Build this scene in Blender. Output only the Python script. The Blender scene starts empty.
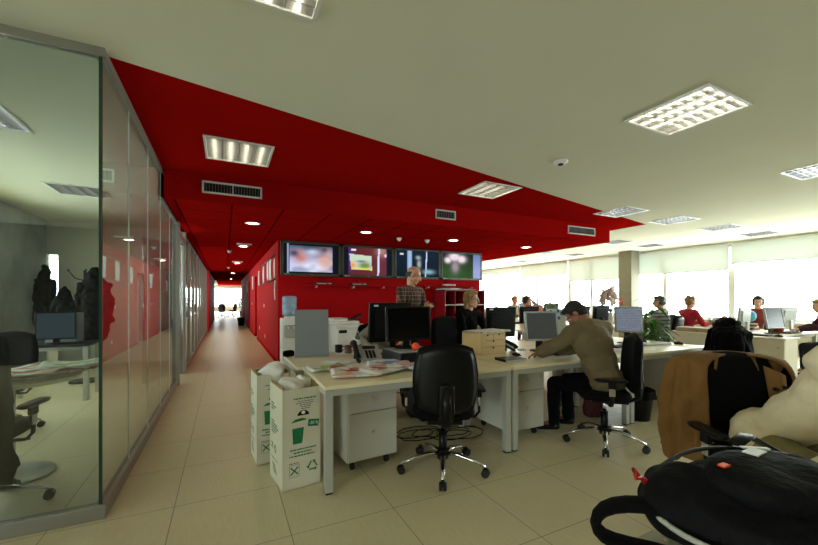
import bpy, bmesh, math, random
from mathutils import Vector as V, Matrix as M, Euler, noise
C = bpy.context.scene.collection
PI = math.pi; R = math.radians
random.seed(7)

# ------------------------------------------------------------------ materials
def lin(c):
    if isinstance(c, str):
        c = [int(c[i:i+2], 16)/255 for i in (0, 2, 4)]
        c = [x/12.92 if x <= .04045 else ((x+.055)/1.055)**2.4 for x in c]
    return (*c[:3], 1)
MATS = {}
def mat(name, col, rough=.5, metal=0, var=.06, scale=8, bump=0, bscale=60, spec=.5, sheen=0, emit=None, estr=0, trans=0, alpha=1):
    if name in MATS: return MATS[name]
    m = bpy.data.materials.new(name); m.use_nodes = True
    nt = m.node_tree; b = nt.nodes['Principled BSDF']
    c = lin(col)
    tc = nt.nodes.new('ShaderNodeTexCoord')
    n = nt.nodes.new('ShaderNodeTexNoise'); n.inputs['Scale'].default_value = scale; n.inputs['Detail'].default_value = 4
    nt.links.new(tc.outputs['Object'], n.inputs['Vector'])
    mx = nt.nodes.new('ShaderNodeMix'); mx.data_type = 'RGBA'
    mx.inputs[6].default_value = tuple(max(0, x*(1-var)) for x in c[:3])+(1,)
    mx.inputs[7].default_value = tuple(min(1, x*(1+var)) for x in c[:3])+(1,)
    nt.links.new(n.outputs['Fac'], mx.inputs[0]); nt.links.new(mx.outputs[2], b.inputs['Base Color'])
    b.inputs['Roughness'].default_value = rough; b.inputs['Metallic'].default_value = metal
    b.inputs['Specular IOR Level'].default_value = spec
    if sheen: b.inputs['Sheen Weight'].default_value = sheen
    if trans: b.inputs['Transmission Weight'].default_value = trans
    if alpha < 1: b.inputs['Alpha'].default_value = alpha
    if emit: b.inputs['Emission Color'].default_value = lin(emit); b.inputs['Emission Strength'].default_value = estr
    if bump:
        n2 = nt.nodes.new('ShaderNodeTexNoise'); n2.inputs['Scale'].default_value = bscale; n2.inputs['Detail'].default_value = 5
        nt.links.new(tc.outputs['Object'], n2.inputs['Vector'])
        bp = nt.nodes.new('ShaderNodeBump'); bp.inputs['Strength'].default_value = bump; bp.inputs['Distance'].default_value = .02
        nt.links.new(n2.outputs['Fac'], bp.inputs['Height']); nt.links.new(bp.outputs['Normal'], b.inputs['Normal'])
    MATS[name] = m
    return m
def emat(name, col, s):
    if name in MATS: return MATS[name]
    m = bpy.data.materials.new(name); m.use_nodes = True; nt = m.node_tree; nt.nodes.clear()
    o = nt.nodes.new('ShaderNodeOutputMaterial'); e = nt.nodes.new('ShaderNodeEmission')
    e.inputs[0].default_value = lin(col); e.inputs[1].default_value = s
    nt.links.new(e.outputs[0], o.inputs[0]); MATS[name] = m; return m
def glassmat(name, tint, ior=1.5, rough=0.0):
    if name in MATS: return MATS[name]
    m = bpy.data.materials.new(name); m.use_nodes = True; nt = m.node_tree; nt.nodes.clear()
    o = nt.nodes.new('ShaderNodeOutputMaterial'); t = nt.nodes.new('ShaderNodeBsdfTransparent'); g = nt.nodes.new('ShaderNodeBsdfGlossy')
    t.inputs[0].default_value = lin(tint); g.inputs['Roughness'].default_value = rough
    f = nt.nodes.new('ShaderNodeFresnel'); ge = nt.nodes.new('ShaderNodeNewGeometry'); iv = nt.nodes.new('ShaderNodeMapRange')
    iv.inputs['To Min'].default_value = ior; iv.inputs['To Max'].default_value = 1/ior   # a back face meets the same pane, not its inside
    nt.links.new(ge.outputs['Backfacing'], iv.inputs['Value']); nt.links.new(iv.outputs[0], f.inputs[0]); x = nt.nodes.new('ShaderNodeMixShader')
    nt.links.new(f.outputs[0], x.inputs[0]); nt.links.new(t.outputs[0], x.inputs[1]); nt.links.new(g.outputs[0], x.inputs[2])
    nt.links.new(x.outputs[0], o.inputs[0]); MATS[name] = m; return m
class NT:
    """small helper for shader maths on object coordinates"""
    def __init__(s, name, rough=.6):
        s.m = bpy.data.materials.new(name); s.m.use_nodes = True; s.nt = s.m.node_tree; s.b = s.nt.nodes['Principled BSDF']
        s.b.inputs['Roughness'].default_value = rough
        s.tc = s.nt.nodes.new('ShaderNodeTexCoord'); sp = s.nt.nodes.new('ShaderNodeSeparateXYZ')
        s.nt.links.new(s.tc.outputs['Object'], sp.inputs[0]); s.X, s.Y, s.Z = sp.outputs
    def op(s, o, a, b=0.0, c=None):
        n = s.nt.nodes.new('ShaderNodeMath'); n.operation = o
        for i, v in enumerate([a, b] + ([c] if c is not None else [])):
            if isinstance(v, (int, float)): n.inputs[i].default_value = v
            else: s.nt.links.new(v, n.inputs[i])
        return n.outputs[0]
    def mix(s, f, a, b):
        n = s.nt.nodes.new('ShaderNodeMix'); n.data_type = 'RGBA'
        for i, v in ((0, f), (6, a), (7, b)):
            if isinstance(v, str): n.inputs[i].default_value = lin(v)
            elif isinstance(v, (int, float)): n.inputs[i].default_value = v
            elif isinstance(v, tuple): n.inputs[i].default_value = v
            else: s.nt.links.new(v, n.inputs[i])
        return n.outputs[2]
    def noise(s, scale, detail=4, sc=(1, 1, 1)):
        mp = s.nt.nodes.new('ShaderNodeMapping'); mp.inputs['Scale'].default_value = sc
        s.nt.links.new(s.tc.outputs['Object'], mp.inputs[0])
        n = s.nt.nodes.new('ShaderNodeTexNoise'); n.inputs['Scale'].default_value = scale; n.inputs['Detail'].default_value = detail
        s.nt.links.new(mp.outputs[0], n.inputs['Vector']); return n.outputs['Fac']
    def line(s, x, off, per, w):   # 1 on a line of width w each period
        f = s.op('FRACT', s.op('DIVIDE', s.op('SUBTRACT', x, off - 50*per), per))
        return s.op('LESS_THAN', s.op('MULTIPLY', s.op('MINIMUM', f, s.op('SUBTRACT', 1, f)), per), w/2)
    def color(s, c): s.nt.links.new(c, s.b.inputs['Base Color'])
    def bump(s, h, st=.3, d=.01):
        bp = s.nt.nodes.new('ShaderNodeBump'); bp.inputs['Strength'].default_value = st; bp.inputs['Distance'].default_value = d
        s.nt.links.new(h, bp.inputs['Height']); s.nt.links.new(bp.outputs['Normal'], s.b.inputs['Normal'])

# floor: vinyl tiles of 62.5 cm with a faint grain
t = NT('floor_tile', .38); j = t.op('MAXIMUM', t.line(t.X, -.29, .626, .005), t.line(t.Y, 2.18, .63, .005))
g = t.noise(14, 5, (5, .7, 1)); g2 = t.noise(3, 3)
base = t.mix(g, 'BCAF8A', 'D0C5A2'); base = t.mix(t.op('MULTIPLY', g2, .25), base, 'AE9D70')
t.color(t.mix(j, base, '7D745C')); t.bump(t.op('SUBTRACT', 1, j), .3, .003)
t.b.inputs['Specular IOR Level'].default_value = .5
FLOOR = t.m
# ceiling paint: cream white with the red field behind a slanting edge
t = NT('ceiling_paint', .75)
edge = t.op('GREATER_THAN', t.Y, t.op('ADD', t.op('MULTIPLY', t.X, .2115), 3.074))
m_ = t.op('MULTIPLY', edge, t.op('MULTIPLY', t.op('LESS_THAN', t.X, 7.7), t.op('GREATER_THAN', t.X, -.66)))
n_ = t.noise(1.5, 2)
t.color(t.mix(m_, t.mix(n_, 'CBCBB8', 'D2D2C0'), t.mix(n_, '930C08', '980E0A'))); CEIL = t.m; t.b.inputs['Specular IOR Level'].default_value = 0
t = NT('red_ceiling_tile', .6); j = t.op('MAXIMUM', t.line(t.X, .08, .624, .02), t.line(t.Y, 5.75, .624, .018))
t.color(t.mix(j, t.mix(t.noise(30), '940C09', '980E0A'), '4C0604')); SOFT = t.m; t.b.inputs['Specular IOR Level'].default_value = 0
t = NT('concrete_wall', .8); a = t.noise(2.2, 8); b = t.noise(25, 6)
t.color(t.mix(b, t.mix(a, '4E5652', 'B0B8B2'), t.mix(a, '7A827E', 'B8C0BA'))); t.bump(b, .3); CONC = t.m
CONC2 = mat('concrete_column', '837F6C', .85, var=.15, scale=6, bump=.3, bscale=30)
RED = mat('red_wall_paint', 'A2060B', .8, var=.03, spec=.1)
REDP = mat('red_plaster', '960D0A', .9, var=.02, spec=0)
WHITE = mat('white_wall_paint', 'D8D8CE', .7, var=.02)
CREAMW = mat('cream_wall_paint', 'C8C4AE', .7, var=.03)
STEEL = mat('brushed_aluminium', 'A8A8A2', .35, .85, var=.05, scale=40)
ALU = mat('grey_aluminium_profile', '8E8A80', .45, .6, var=.04)
CHROME = mat('chrome', 'D8D8D8', .12, 1, var=.02)
GREYM = mat('grey_painted_steel', 'A9A99E', .4, .1, var=.03)
WHITEM = mat('white_painted_metal', 'D4D4CC', .4, 0, var=.02)
DRAWER = mat('pale_grey_cabinet_metal', 'B9B5A8', .45, .0, var=.03)
CREAMC = mat('cream_cabinet_laminate', 'D6CDB2', .45, var=.02)
DESK = mat('pale_birch_desktop', 'E2D7B0', .35, var=.05, scale=10)
EDGE = mat('grey_desk_edging', 'B4B19F', .45, var=.03)
BLACKP = mat('black_plastic', '080808', .4, spec=.25, var=.1)
BLACKF = mat('black_fabric', '050505', .9, var=.2, scale=30, bump=.25, bscale=300, spec=.15)
BLACKC = mat('black_cloth', '040404', .9, spec=.1, var=.3, scale=12, bump=.4, bscale=30)
DGREY = mat('dark_grey_plastic', '181817', .45, spec=.3, var=.05)
SILVER = mat('silver_plastic', 'AEB0AC', .35, .2, var=.02)
SCR_OFF = mat('dark_screen', '040404', .2, spec=.2, var=.05)
RUBBER = mat('black_rubber', '0C0C0C', .6, var=.1)
WOOD = mat('birch_plywood', 'D2B27C', .5, var=.12, scale=5)
WHITEP = mat('white_plastic', 'D2D4CE', .35, var=.02)
CARD = mat('white_cardboard', 'C9C4AC', .75, var=.04, scale=3)
CARDB = mat('brown_cardboard', '8A6A3C', .8, var=.08)
PAPER = mat('white_paper', 'DCDAD2', .8, var=.03)
GREENI = mat('green_ink', '0A6B3C', .7, var=.05)
GREYI = mat('grey_ink', '5C6460', .7, var=.05)
LEAF = mat('green_leaf', '3F7A22', .45, var=.3, scale=6)
LEAF2 = mat('pale_green_leaf', '7A9A55', .5, var=.3, scale=9)
SOIL = mat('potting_soil', '2A1E14', .95, var=.3, scale=40)
TERRA = mat('terracotta_plastic', 'B5654A', .6, var=.08)
GLASS = glassmat('clear_green_glass', 'E2E8E6', 1.68)
WGLASS = glassmat('window_glass', 'F4F8F6', 1.3)
GEDGE = mat('glass_cut_edge', '1E3B30', .2, var=.1)
CLEAR = glassmat('clear_plastic', 'DDE6E8', 1.35, .03)
BLUEW = mat('blue_water_bottle', '8FB4C8', .15, alpha=.6)
LOUV = mat('louvre_metal', '8A8A84', .3, .8, var=.02)
TUBE = emat('fluorescent_tube', 'FFF8E4', 6.0)
TUBEDIM = emat('fluorescent_tube_far', 'F2F6FF', 5.0)
DL = emat('downlight_lens', 'FFE9C0', 22)
SKIN = mat('skin', 'C48E6E', .5, var=.08, scale=20)
SKINL = mat('pale_skin', 'D2A284', .5, var=.08, scale=20)
LIP = mat('lips', '9A5A4C', .5)
EYEW = mat('eye_white', 'D8D4CC', .3); EYED = mat('eye_iris', '1E1712', .2)
HAIRD = mat('dark_brown_hair', '17110D', .6, var=.5, scale=60, bump=.8, bscale=90)
HAIRB = mat('light_brown_hair', '9A7A46', .55, var=.35, scale=60, bump=.8, bscale=90)
HAIRG = mat('grey_hair', '4A443C', .6, var=.3, scale=60, bump=.8, bscale=90)
HAIRR = mat('sandy_curly_hair', '9A7448', .6, var=.35, scale=60, bump=.9, bscale=70)
KHAKI = mat('khaki_cotton', '7B7047', .9, var=.1, bump=.3, bscale=40)
OLIVE = mat('olive_jacket_cloth', '655638', .85, var=.12, scale=6, bump=.6, bscale=14)
SWEAT = mat('off_white_knit', 'DCCBA8', .9, var=.05, scale=10, bump=.5, bscale=18)
TAN = mat('tan_canvas', '6E4A16', .85, var=.12, scale=7, bump=.5, bscale=18)
REDK = mat('red_knit', 'A5162A', .9, var=.12, bump=.3)
MAROON = mat('maroon_knit', '3E1020', .9, var=.1)
DENIM = mat('dark_trousers', '14161C', .9, var=.2, bump=.2)
TEAL = mat('teal_cloth', '2F8AA0', .7, var=.1)
TAUPE = mat('taupe_knit', '7D7468', .9, var=.1, bump=.3)
ORANGE = mat('orange_rubber', 'F04A12', .4)
REDPL = mat('red_plastic', 'B81A14', .4, var=.1)
BLUEPL = mat('blue_plastic', '2A62A8', .4, var=.1)
BLIND = None
# plaid shirt
t = NT('plaid_shirt', .85)
def stripe(c, off, per, w): return t.line(c, off, per, w)
pc = t.mix(stripe(t.X, 0, .05, .022), '6A1A1C', '2A2C1E'); pc = t.mix(t.op('MULTIPLY', stripe(t.Z, 0, .05, .022), .6), pc, '22301E')
pc = t.mix(stripe(t.Z, .025, .05, .003), pc, '9A8E6A'); pc = t.mix(stripe(t.X, .025, .05, .003), pc, '8A7C5A'); t.color(pc); PLAID = t.m
t = NT('grey_striped_jersey', .9); t.color(t.mix(t.line(t.Z, 0, .07, .03), '8E8C88', '4E4C4A')); STRIPED = t.m

# ------------------------------------------------------------------ mesh builder
class MB:
    def __init__(s): s.bm = bmesh.new(); s.mats = []
    def mi(s, m):
        if m not in s.mats: s.mats.append(m)
        return s.mats.index(m)
    def _new(s, nv, nf, m, X=None, smooth=False):
        s.bm.verts.ensure_lookup_table(); s.bm.faces.ensure_lookup_table()
        if X is not None:
            for v in s.bm.verts[nv:]: v.co = X @ v.co
        k = s.mi(m)
        for f in s.bm.faces[nf:]: f.material_index = k; f.smooth = smooth
        return s
    def box(s, c, d, m, rz=0, X=None):
        nv, nf = len(s.bm.verts), len(s.bm.faces)
        bmesh.ops.create_cube(s.bm, size=1)
        Y = M.Translation(V(c)) @ M.Rotation(rz, 4, 'Z') @ M.Diagonal((*d, 1))
        return s._new(nv, nf, m, (X @ Y) if X else Y)
    def bb(s, x0, x1, y0, y1, z0, z1, m): return s.box(((x0+x1)/2, (y0+y1)/2, (z0+z1)/2), (abs(x1-x0), abs(y1-y0), abs(z1-z0)), m)
    def cyl(s, p0, p1, r0, m, r1=None, n=20, smooth=True, caps=True):
        r1 = r0 if r1 is None else r1
        nv, nf = len(s.bm.verts), len(s.bm.faces)
        p0, p1 = V(p0), V(p1); d = p1-p0; q = d.to_track_quat('Z', 'Y').to_matrix().to_4x4()
        rings = []
        for p, r in ((p0, r0), (p1, r1)):
            rings.append([s.bm.verts.new(p + q.to_3x3() @ V((r*math.cos(2*PI*i/n), r*math.sin(2*PI*i/n), 0))) for i in range(n)])
        for i in range(n): s.bm.faces.new((rings[0][i], rings[0][(i+1) % n], rings[1][(i+1) % n], rings[1][i]))
        s._new(nv, nf, m, None, smooth)
        if caps:
            nf2 = len(s.bm.faces); s.bm.faces.new(rings[0][::-1]); s.bm.faces.new(rings[1]); s._new(len(s.bm.verts), nf2, m)
        return s
    def tube(s, pts, r, m, n=10, closed=False, smooth=True, flat=1):
        nv, nf = len(s.bm.verts), len(s.bm.faces); pts = [V(p) for p in pts]; rings = []; up = V((0, 0, 1)); L = len(pts)
        pu = None
        for i, p in enumerate(pts):
            a = pts[(i-1) % L] if (closed or i > 0) else p; b = pts[(i+1) % L] if (closed or i < L-1) else p
            d = (b-a).normalized()
            if pu is None: u = d.cross(up) if abs(d.z) < .95 else d.cross(V((1, 0, 0)))
            else: u = pu - d*pu.dot(d)
            u.normalize(); pu = u; w = d.cross(u).normalized()
            rr = r[i] if isinstance(r, (list, tuple)) else r
            rings.append([s.bm.verts.new(p + u*rr*math.cos(2*PI*k/n) + w*rr*flat*math.sin(2*PI*k/n)) for k in range(n)])
        for i in range(L if closed else L-1):
            A, B = rings[i], rings[(i+1) % L]
            for k in range(n): s.bm.faces.new((A[k], A[(k+1) % n], B[(k+1) % n], B[k]))
        if not closed: s.bm.faces.new(rings[0][::-1]); s.bm.faces.new(rings[-1])
        return s._new(nv, nf, m, None, smooth)
    def lathe(s, prof, c, m, n=24, smooth=True, X=None):
        nv, nf = len(s.bm.verts), len(s.bm.faces); c = V(c); rings = []
        for r, z in prof: rings.append([s.bm.verts.new(c + V((max(r, .0004)*math.cos(2*PI*i/n), max(r, .0004)*math.sin(2*PI*i/n), z))) for i in range(n)])
        for A, B in zip(rings, rings[1:]):
            for k in range(n): s.bm.faces.new((A[k], A[(k+1) % n], B[(k+1) % n], B[k]))
        s.bm.faces.new(rings[0][::-1]); s.bm.faces.new(rings[-1])
        return s._new(nv, nf, m, X, smooth)
    def sph(s, c, r, m, n=16, X=None, smooth=True):
        nv, nf = len(s.bm.verts), len(s.bm.faces)
        if not isinstance(r, (tuple, list)): r = (r, r, r)
        Y = M.Translation(V(c)) @ (X if X else M.Identity(4)) @ M.Diagonal((*r, 1)); q = max(6, n//2+2)
        top, bot = s.bm.verts.new((0, 0, 1)), s.bm.verts.new((0, 0, -1))
        rg = [[s.bm.verts.new((math.sin(PI*k/q)*math.cos(2*PI*i/n), math.sin(PI*k/q)*math.sin(2*PI*i/n), math.cos(PI*k/q))) for i in range(n)] for k in range(1, q)]
        for i in range(n): s.bm.faces.new((top, rg[0][i], rg[0][(i+1) % n])); s.bm.faces.new((bot, rg[-1][(i+1) % n], rg[-1][i]))
        for A, B in zip(rg, rg[1:]):
            for k in range(n): s.bm.faces.new((A[k], B[k], B[(k+1) % n], A[(k+1) % n]))
        return s._new(nv, nf, m, Y, smooth)
    def caps(s, p0, p1, r0, r1, m=None, n=14, fl=1, side=None):
        """tapered capsule; fl flattens it across 'side'"""
        nv, nf = len(s.bm.verts), len(s.bm.faces); p0, p1 = V(p0), V(p1); d = (p1-p0)
        if d.length < 1e-5: d = V((0, 0, 1e-4))
        L = d.length; dn = d.normalized()
        u = (V(side) - dn*V(side).dot(dn)).normalized() if side is not None else (dn.orthogonal()).normalized()
        w = dn.cross(u); prof = []
        for k in range(5): a = PI/2*k/4; prof.append((r0*math.sin(a), -r0*math.cos(a)))
        for k in range(5): a = PI/2*k/4; prof.append((r1*math.cos(a), L + r1*math.sin(a)))
        rings = [[s.bm.verts.new(p0 + dn*z + u*max(r, .0003)*math.cos(2*PI*i/n) + w*fl*max(r, .0003)*math.sin(2*PI*i/n)) for i in range(n)] for r, z in prof]
        for A, B in zip(rings, rings[1:]):
            for k in range(n): s.bm.faces.new((A[k], A[(k+1) % n], B[(k+1) % n], B[k]))
        s.bm.faces.new(rings[0][::-1]); s.bm.faces.new(rings[-1])
        return s._new(nv, nf, m, None, True)
    def prism(s, poly, z0, z1, m, X=None, smooth=False):
        nv, nf = len(s.bm.verts), len(s.bm.faces); n = len(poly)
        a = [s.bm.verts.new((x, y, z0)) for x, y in poly]; b = [s.bm.verts.new((x, y, z1)) for x, y in poly]
        for i in range(n): s.bm.faces.new((a[i], a[(i+1) % n], b[(i+1) % n], b[i]))
        s.bm.faces.new(a[::-1]); s.bm.faces.new(b); return s._new(nv, nf, m, X, smooth)
    def surf(s, f, nu, nv_, m, closed_u=False, X=None, smooth=True):
        nv, nf = len(s.bm.verts), len(s.bm.faces)
        g = [[s.bm.verts.new(f(i/(nu if closed_u else nu-1), k/(nv_-1))) for i in range(nu)] for k in range(nv_)]
        for k in range(nv_-1):
            for i in range(nu if closed_u else nu-1): s.bm.faces.new((g[k][i], g[k][(i+1) % nu], g[k+1][(i+1) % nu], g[k+1][i]))
        return s._new(nv, nf, m, X, smooth)
    def pad(s, w, h, t, m, k=.35, bend=0, X=None, n=14, puff=.5, wr=0, seed=0, taper=0):
        """cushion in the XZ plane, thickness along Y"""
        nv, nf = len(s.bm.verts), len(s.bm.faces); G = {}
        for sd in (-1, 1):
            for i in range(n+1):
                for j in range(n+1):
                    u, v = 2*i/n-1, 2*j/n-1; e = (abs(u) == 1 or abs(v) == 1)
                    if e and sd == 1: G[sd, i, j] = G[-1, i, j]; continue
                    x = u*math.sqrt(1-k*v*v); z = v*math.sqrt(1-k*u*u); q = max(abs(u), abs(v))
                    th = 0 if e else t/2*((1-puff)+puff*math.sqrt(max(0, 1-q**4)))
                    px = x*w/2*(1+taper*v); pz = z*h/2; py = sd*th + bend*(px/(w/2))**2
                    if wr: py += wr*noise.noise(V((px*9+seed, pz*9, sd*2))); 
                    G[sd, i, j] = s.bm.verts.new((px, py, pz))
            for i in range(n):
                for j in range(n):
                    q = (G[sd, i, j], G[sd, i+1, j], G[sd, i+1, j+1], G[sd, i, j+1])
                    s.bm.faces.new(q if sd == -1 else q[::-1])
        return s._new(nv, nf, m, X, True)
    def text(s, txt, size, m, X, ext=.0006):
        cu = bpy.data.curves.new('t', 'FONT'); cu.body = txt; cu.size = size; cu.extrude = ext; cu.align_x = 'CENTER'; cu.align_y = 'CENTER'; cu.resolution_u = 3
        o = bpy.data.objects.new('t', cu); me = bpy.data.meshes.new_from_object(o)
        nv, nf = len(s.bm.verts), len(s.bm.faces); s.bm.from_mesh(me); s._new(nv, nf, m, X)
        bpy.data.objects.remove(o); bpy.data.curves.remove(cu); bpy.data.meshes.remove(me); return s
    def build(s, name, parent=None, loc=(0, 0, 0), rz=0, bevel=0, sub=0, rot=None, seg=2):
        bmesh.ops.recalc_face_normals(s.bm, faces=s.bm.faces)
        me = bpy.data.meshes.new(name); s.bm.to_mesh(me); s.bm.free()
        for m in s.mats: me.materials.append(m)
        o = bpy.data.objects.new(name, me); C.objects.link(o); o.location = loc; o.rotation_euler = rot if rot else (0, 0, rz)
        if parent: o.parent = parent
        if bevel:
            b = o.modifiers.new('b', 'BEVEL'); b.width = bevel; b.segments = seg; b.limit_method = 'ANGLE'; b.angle_limit = R(40)
        if sub: o.modifiers.new('s', 'SUBSURF').levels = sub; o.modifiers['s'].render_levels = sub
        return o
    def remesh(s, name, parent, m, vox=.01, it=4, disp=0, dsc=8, loc=(0, 0, 0), rz=0):
        me = bpy.data.meshes.new('tmp'); s.bm.to_mesh(me); s.bm.free()
        o = bpy.data.objects.new('tmp', me); C.objects.link(o)
        r = o.modifiers.new('r', 'REMESH'); r.mode = 'VOXEL'; r.voxel_size = vox; r.use_smooth_shade = True
        sm = o.modifiers.new('m', 'SMOOTH'); sm.factor = .5; sm.iterations = it
        dg = bpy.context.evaluated_depsgraph_get(); dg.update(); m2 = bpy.data.meshes.new_from_object(o.evaluated_get(dg))
        bpy.data.objects.remove(o); bpy.data.meshes.remove(me)
        if disp:
            nn = [v.normal.copy() for v in m2.vertices]
            for v, q in zip(m2.vertices, nn): v.co = v.co + q*disp*(noise.noise(v.co*dsc) + .5*noise.noise(v.co*dsc*2.3))
        m2.materials.clear(); m2.materials.append(m); m2.name = name
        for p in m2.polygons: p.use_smooth = True; p.material_index = 0
        o = bpy.data.objects.new(name, m2); C.objects.link(o); o.location = loc; o.rotation_euler = (0, 0, rz)
        if parent: o.parent = parent
        return o
def tag(o, label, cat, group=None):
    o['label'] = label; o['category'] = cat
    if group: o['group'] = group
    return o
def thing(name, label, cat, loc=(0, 0, 0), rz=0, group=None):
    o = bpy.data.objects.new(name, None); C.objects.link(o); o.empty_display_size = .05
    o.location = loc; o.rotation_euler = (0, 0, rz); return tag(o, label, cat, group)
def struct(mb, name, parent=None, **k):
    o = mb.build(name, parent, **k)
    if not parent: o['kind'] = 'structure'
    return o
def dup(o, loc, rz=None, label=None, group=None):
    def cp(s, p):
        c = s.copy(); C.objects.link(c)
        if p: c.parent = p
        for ch in s.children: cp(ch, c)
        return c
    r = cp(o, None); r.location = loc
    if rz is not None: r.rotation_euler = (0, 0, rz)
    if label: r['label'] = label
    if group: r['group'] = group
    return r
def T(x, y, z): return M.Translation((x, y, z))
def RX(a): return M.Rotation(a, 4, 'X')
def RY(a): return M.Rotation(a, 4, 'Y')
def RZ(a): return M.Rotation(a, 4, 'Z')
H = 2.85; SZ = 2.52

# ------------------------------------------------------------------ luminaire positions (62 cm squares in a ceiling grid)
LUM = [(.13, 1.75), (.13, 4.25), (3.32, 4.2), (3.37, 1.74), (6.27, 1.75), (6.2, 4.22), (7.77, 4.22), (9.45, 4.2), (11.15, 4.2),
       (9.35, 6.5), (10.85, 6.5), (10.75, 8.95), (10.7, 11.4), (9.3, 8.95), (-1.88, 4.27), (-1.83, 6.75), (-3.0, -.7), (.13, -.7), (3.37, -.7), (6.25, -.7), (9.4, -.7), (9.4, 1.75)]
ADDEDWIN = []
# ------------------------------------------------------------------ shell
XW, XL, YB, YF = 12.1, -6.0, -4.5, 46
b = MB(); b.bb(XL, XW+.3, YB, YF, -.1, 0, FLOOR); struct(b, 'floor')
b = MB()
h = .31; xs = sorted({XL, XW+.3} | {round(x+s*h, 4) for x, y in LUM for s in (-1, 1)}); ys = sorted({YB, YF} | {round(y+s*h, 4) for x, y in LUM for s in (-1, 1)})
for i in range(len(xs)-1):
    for j in range(len(ys)-1):
        cx, cy = (xs[i]+xs[i+1])/2, (ys[j]+ys[j+1])/2
        if any(abs(cx-x) < h and abs(cy-y) < h for x, y in LUM): continue
        b.bm.faces.new([b.bm.verts.new((x, y, H)) for x, y in ((xs[i], ys[j]), (xs[i], ys[j+1]), (xs[i+1], ys[j+1]), (xs[i+1], ys[j]))])
b.mi(CEIL)
bmesh.ops.remove_doubles(b.bm, verts=b.bm.verts, dist=.0005)
co = struct(b, 'ceiling'); 
# roof slab above the ceiling so no daylight leaks through the luminaires
b = MB(); b.bb(XL, XW+.3, YB, YF, H+.16, H+.3, WHITE); struct(b, 'ceiling_slab')
# soffit in red tiles
b = MB(); k = b.mi(SOFT)
b.bb(-.64, 7.22, 5.2, 27, SZ, SZ+.03, SOFT); struct(b, 'ceiling_soffit')
b = MB(); b.bb(-.64, 7.22, 5.18, 5.2, SZ-.004, H, REDP); struct(b, 'trim_1')
b = MB(); b.bb(7.22, 7.24, 5.18, 27, SZ-.004, H, REDP); struct(b, 'trim_2')
# block behind the screens: its front wall and the corridor wall with door recesses
b = MB(); b.bb(.96, 5.96, 7.93, 8.08, 0, SZ, RED); struct(b, 'wall_back')
b = MB(); b.bb(5.81, 5.96, 8.08, 27, 0, SZ, RED); struct(b, 'wall_block_side')
b = MB()
segs = [(8.08, 13.45), (14.4, 17.3), (18.25, 22.6), (23.5, 27)]
for y0, y1 in segs: b.bb(.96, 1.11, y0, y1, 0, SZ, RED)
for (a0, a1) in ((13.45, 14.4), (17.3, 18.25), (22.6, 23.5)):
    b.bb(.96, 1.11, a0, a1, 2.12, SZ, RED)
struct(b, 'wall_corridor_right')
for i, (a0, a1) in enumerate(((13.45, 14.4), (17.3, 18.25), (22.6, 23.5))):
    b = MB(); b.bb(1.16, 1.2, a0, a1, 0, 2.12, RED); d = struct(b, 'door_%d' % (i+1), bevel=.003)
    b = MB(); b.cyl((1.16, a0+.08, 1.02), (1.11, a0+.08, 1.02), .01, STEEL); b.cyl((1.11, a0+.07, 1.02), (1.11, a0+.2, 1.02), .009, STEEL); b.build('door_handle', d)
for (n, y0, y1) in (('baseboard_right', 8.08, 13.45), ('baseboard_far_right', 14.4, 17.3)):
    b = MB(); b.bb(.948, .96, y0, y1, 0, .07, REDP); struct(b, n)
b = MB(); b.bb(.96, 5.96, 7.918, 7.93, 0, .07, REDP); struct(b, 'baseboard_back')
# outer walls
b = MB(); b.bb(XL, XW+.3, YB-.2, YB, 0, H, mat('brown_grey_wall_paint', '3A362E', .8)); struct(b, 'wall_rear')
b = MB(); b.bb(XL-.2, XL, YB, 2.85, 0, .8, CREAMW); b.bb(XL-.2, XL, YB, 2.85, 2.6, H, CREAMW); b.bb(XL-.2, XL, -.8, 2.85, .8, 2.6, CREAMW); struct(b, "wall_left")
b = MB(); b.bb(XL-.15, XL-.05, YB, 2.85, .8, .86, WHITEM); b.bb(XL-.15, XL-.05, YB, 2.85, 2.54, 2.6, WHITEM)  # unseen window band, added to brighten the meeting room and foreground
for y in (-4.4, -2.6, -.84): b.bb(XL-.15, XL-.05, y-.04, y+.04, .86, 2.54, WHITEM)
o = struct(b, "window_0"); b = MB(); b.bb(XL-.1, XL-.09, YB, -.8, .86, 2.54, WGLASS); b.build("window_pane", o)
b = MB(); b.bb(XL, -3.1, 2.75, 2.9, 0, H, CREAMW); struct(b, 'wall_left_return')
b = MB(); b.bb(-3.3, -3.1, 7.9, 9.6, 0, H, CONC); b.bb(-3.3, -3.1, 2.9, 7.9, 0, .5, CONC); b.bb(-3.3, -3.1, 2.9, 7.9, 2.6, H, CONC); b.bb(-3.3, -3.1, 2.9, 4.7, .5, 2.6, CONC); struct(b, 'wall_concrete')
b = MB()
for y in (4.74, 6.2, 7.86): b.bb(-3.25, -3.15, y-.04, y+.04, .5, 2.6, WHITEM)
for z in (.54, 2.56): b.bb(-3.25, -3.15, 4.7, 7.9, z-.04, z+.04, WHITEM)
o = struct(b, 'window_15'); b = MB(); b.bb(-3.21, -3.2, 4.7, 7.9, .5, 2.6, WGLASS); b.build('window_pane', o)
b = MB(); b.bb(-2.93, -.75, 9.6, 9.72, 0, H, WHITE); b.bb(-3.3, -2.93, 9.6, 9.72, 2.2, H, WHITE); b.bb(-3.3, -3.1, 9.6, 9.72, 0, 2.2, WHITE); struct(b, 'wall_meeting_room_end')
b = MB(); b.bb(-3.1, -2.93, 9.64, 9.65, 0, 2.2, WGLASS); struct(b, 'window_1')
b = MB()
for y in (14.0, 18.0): b.bb(-3.3, -.75, y, y+.1, 0, H, WHITE)
b.bb(-3.4, -3.3, 9.72, 27, 0, .9, WHITE); b.bb(-3.4, -3.3, 9.72, 27, 2.5, H, WHITE)
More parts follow.
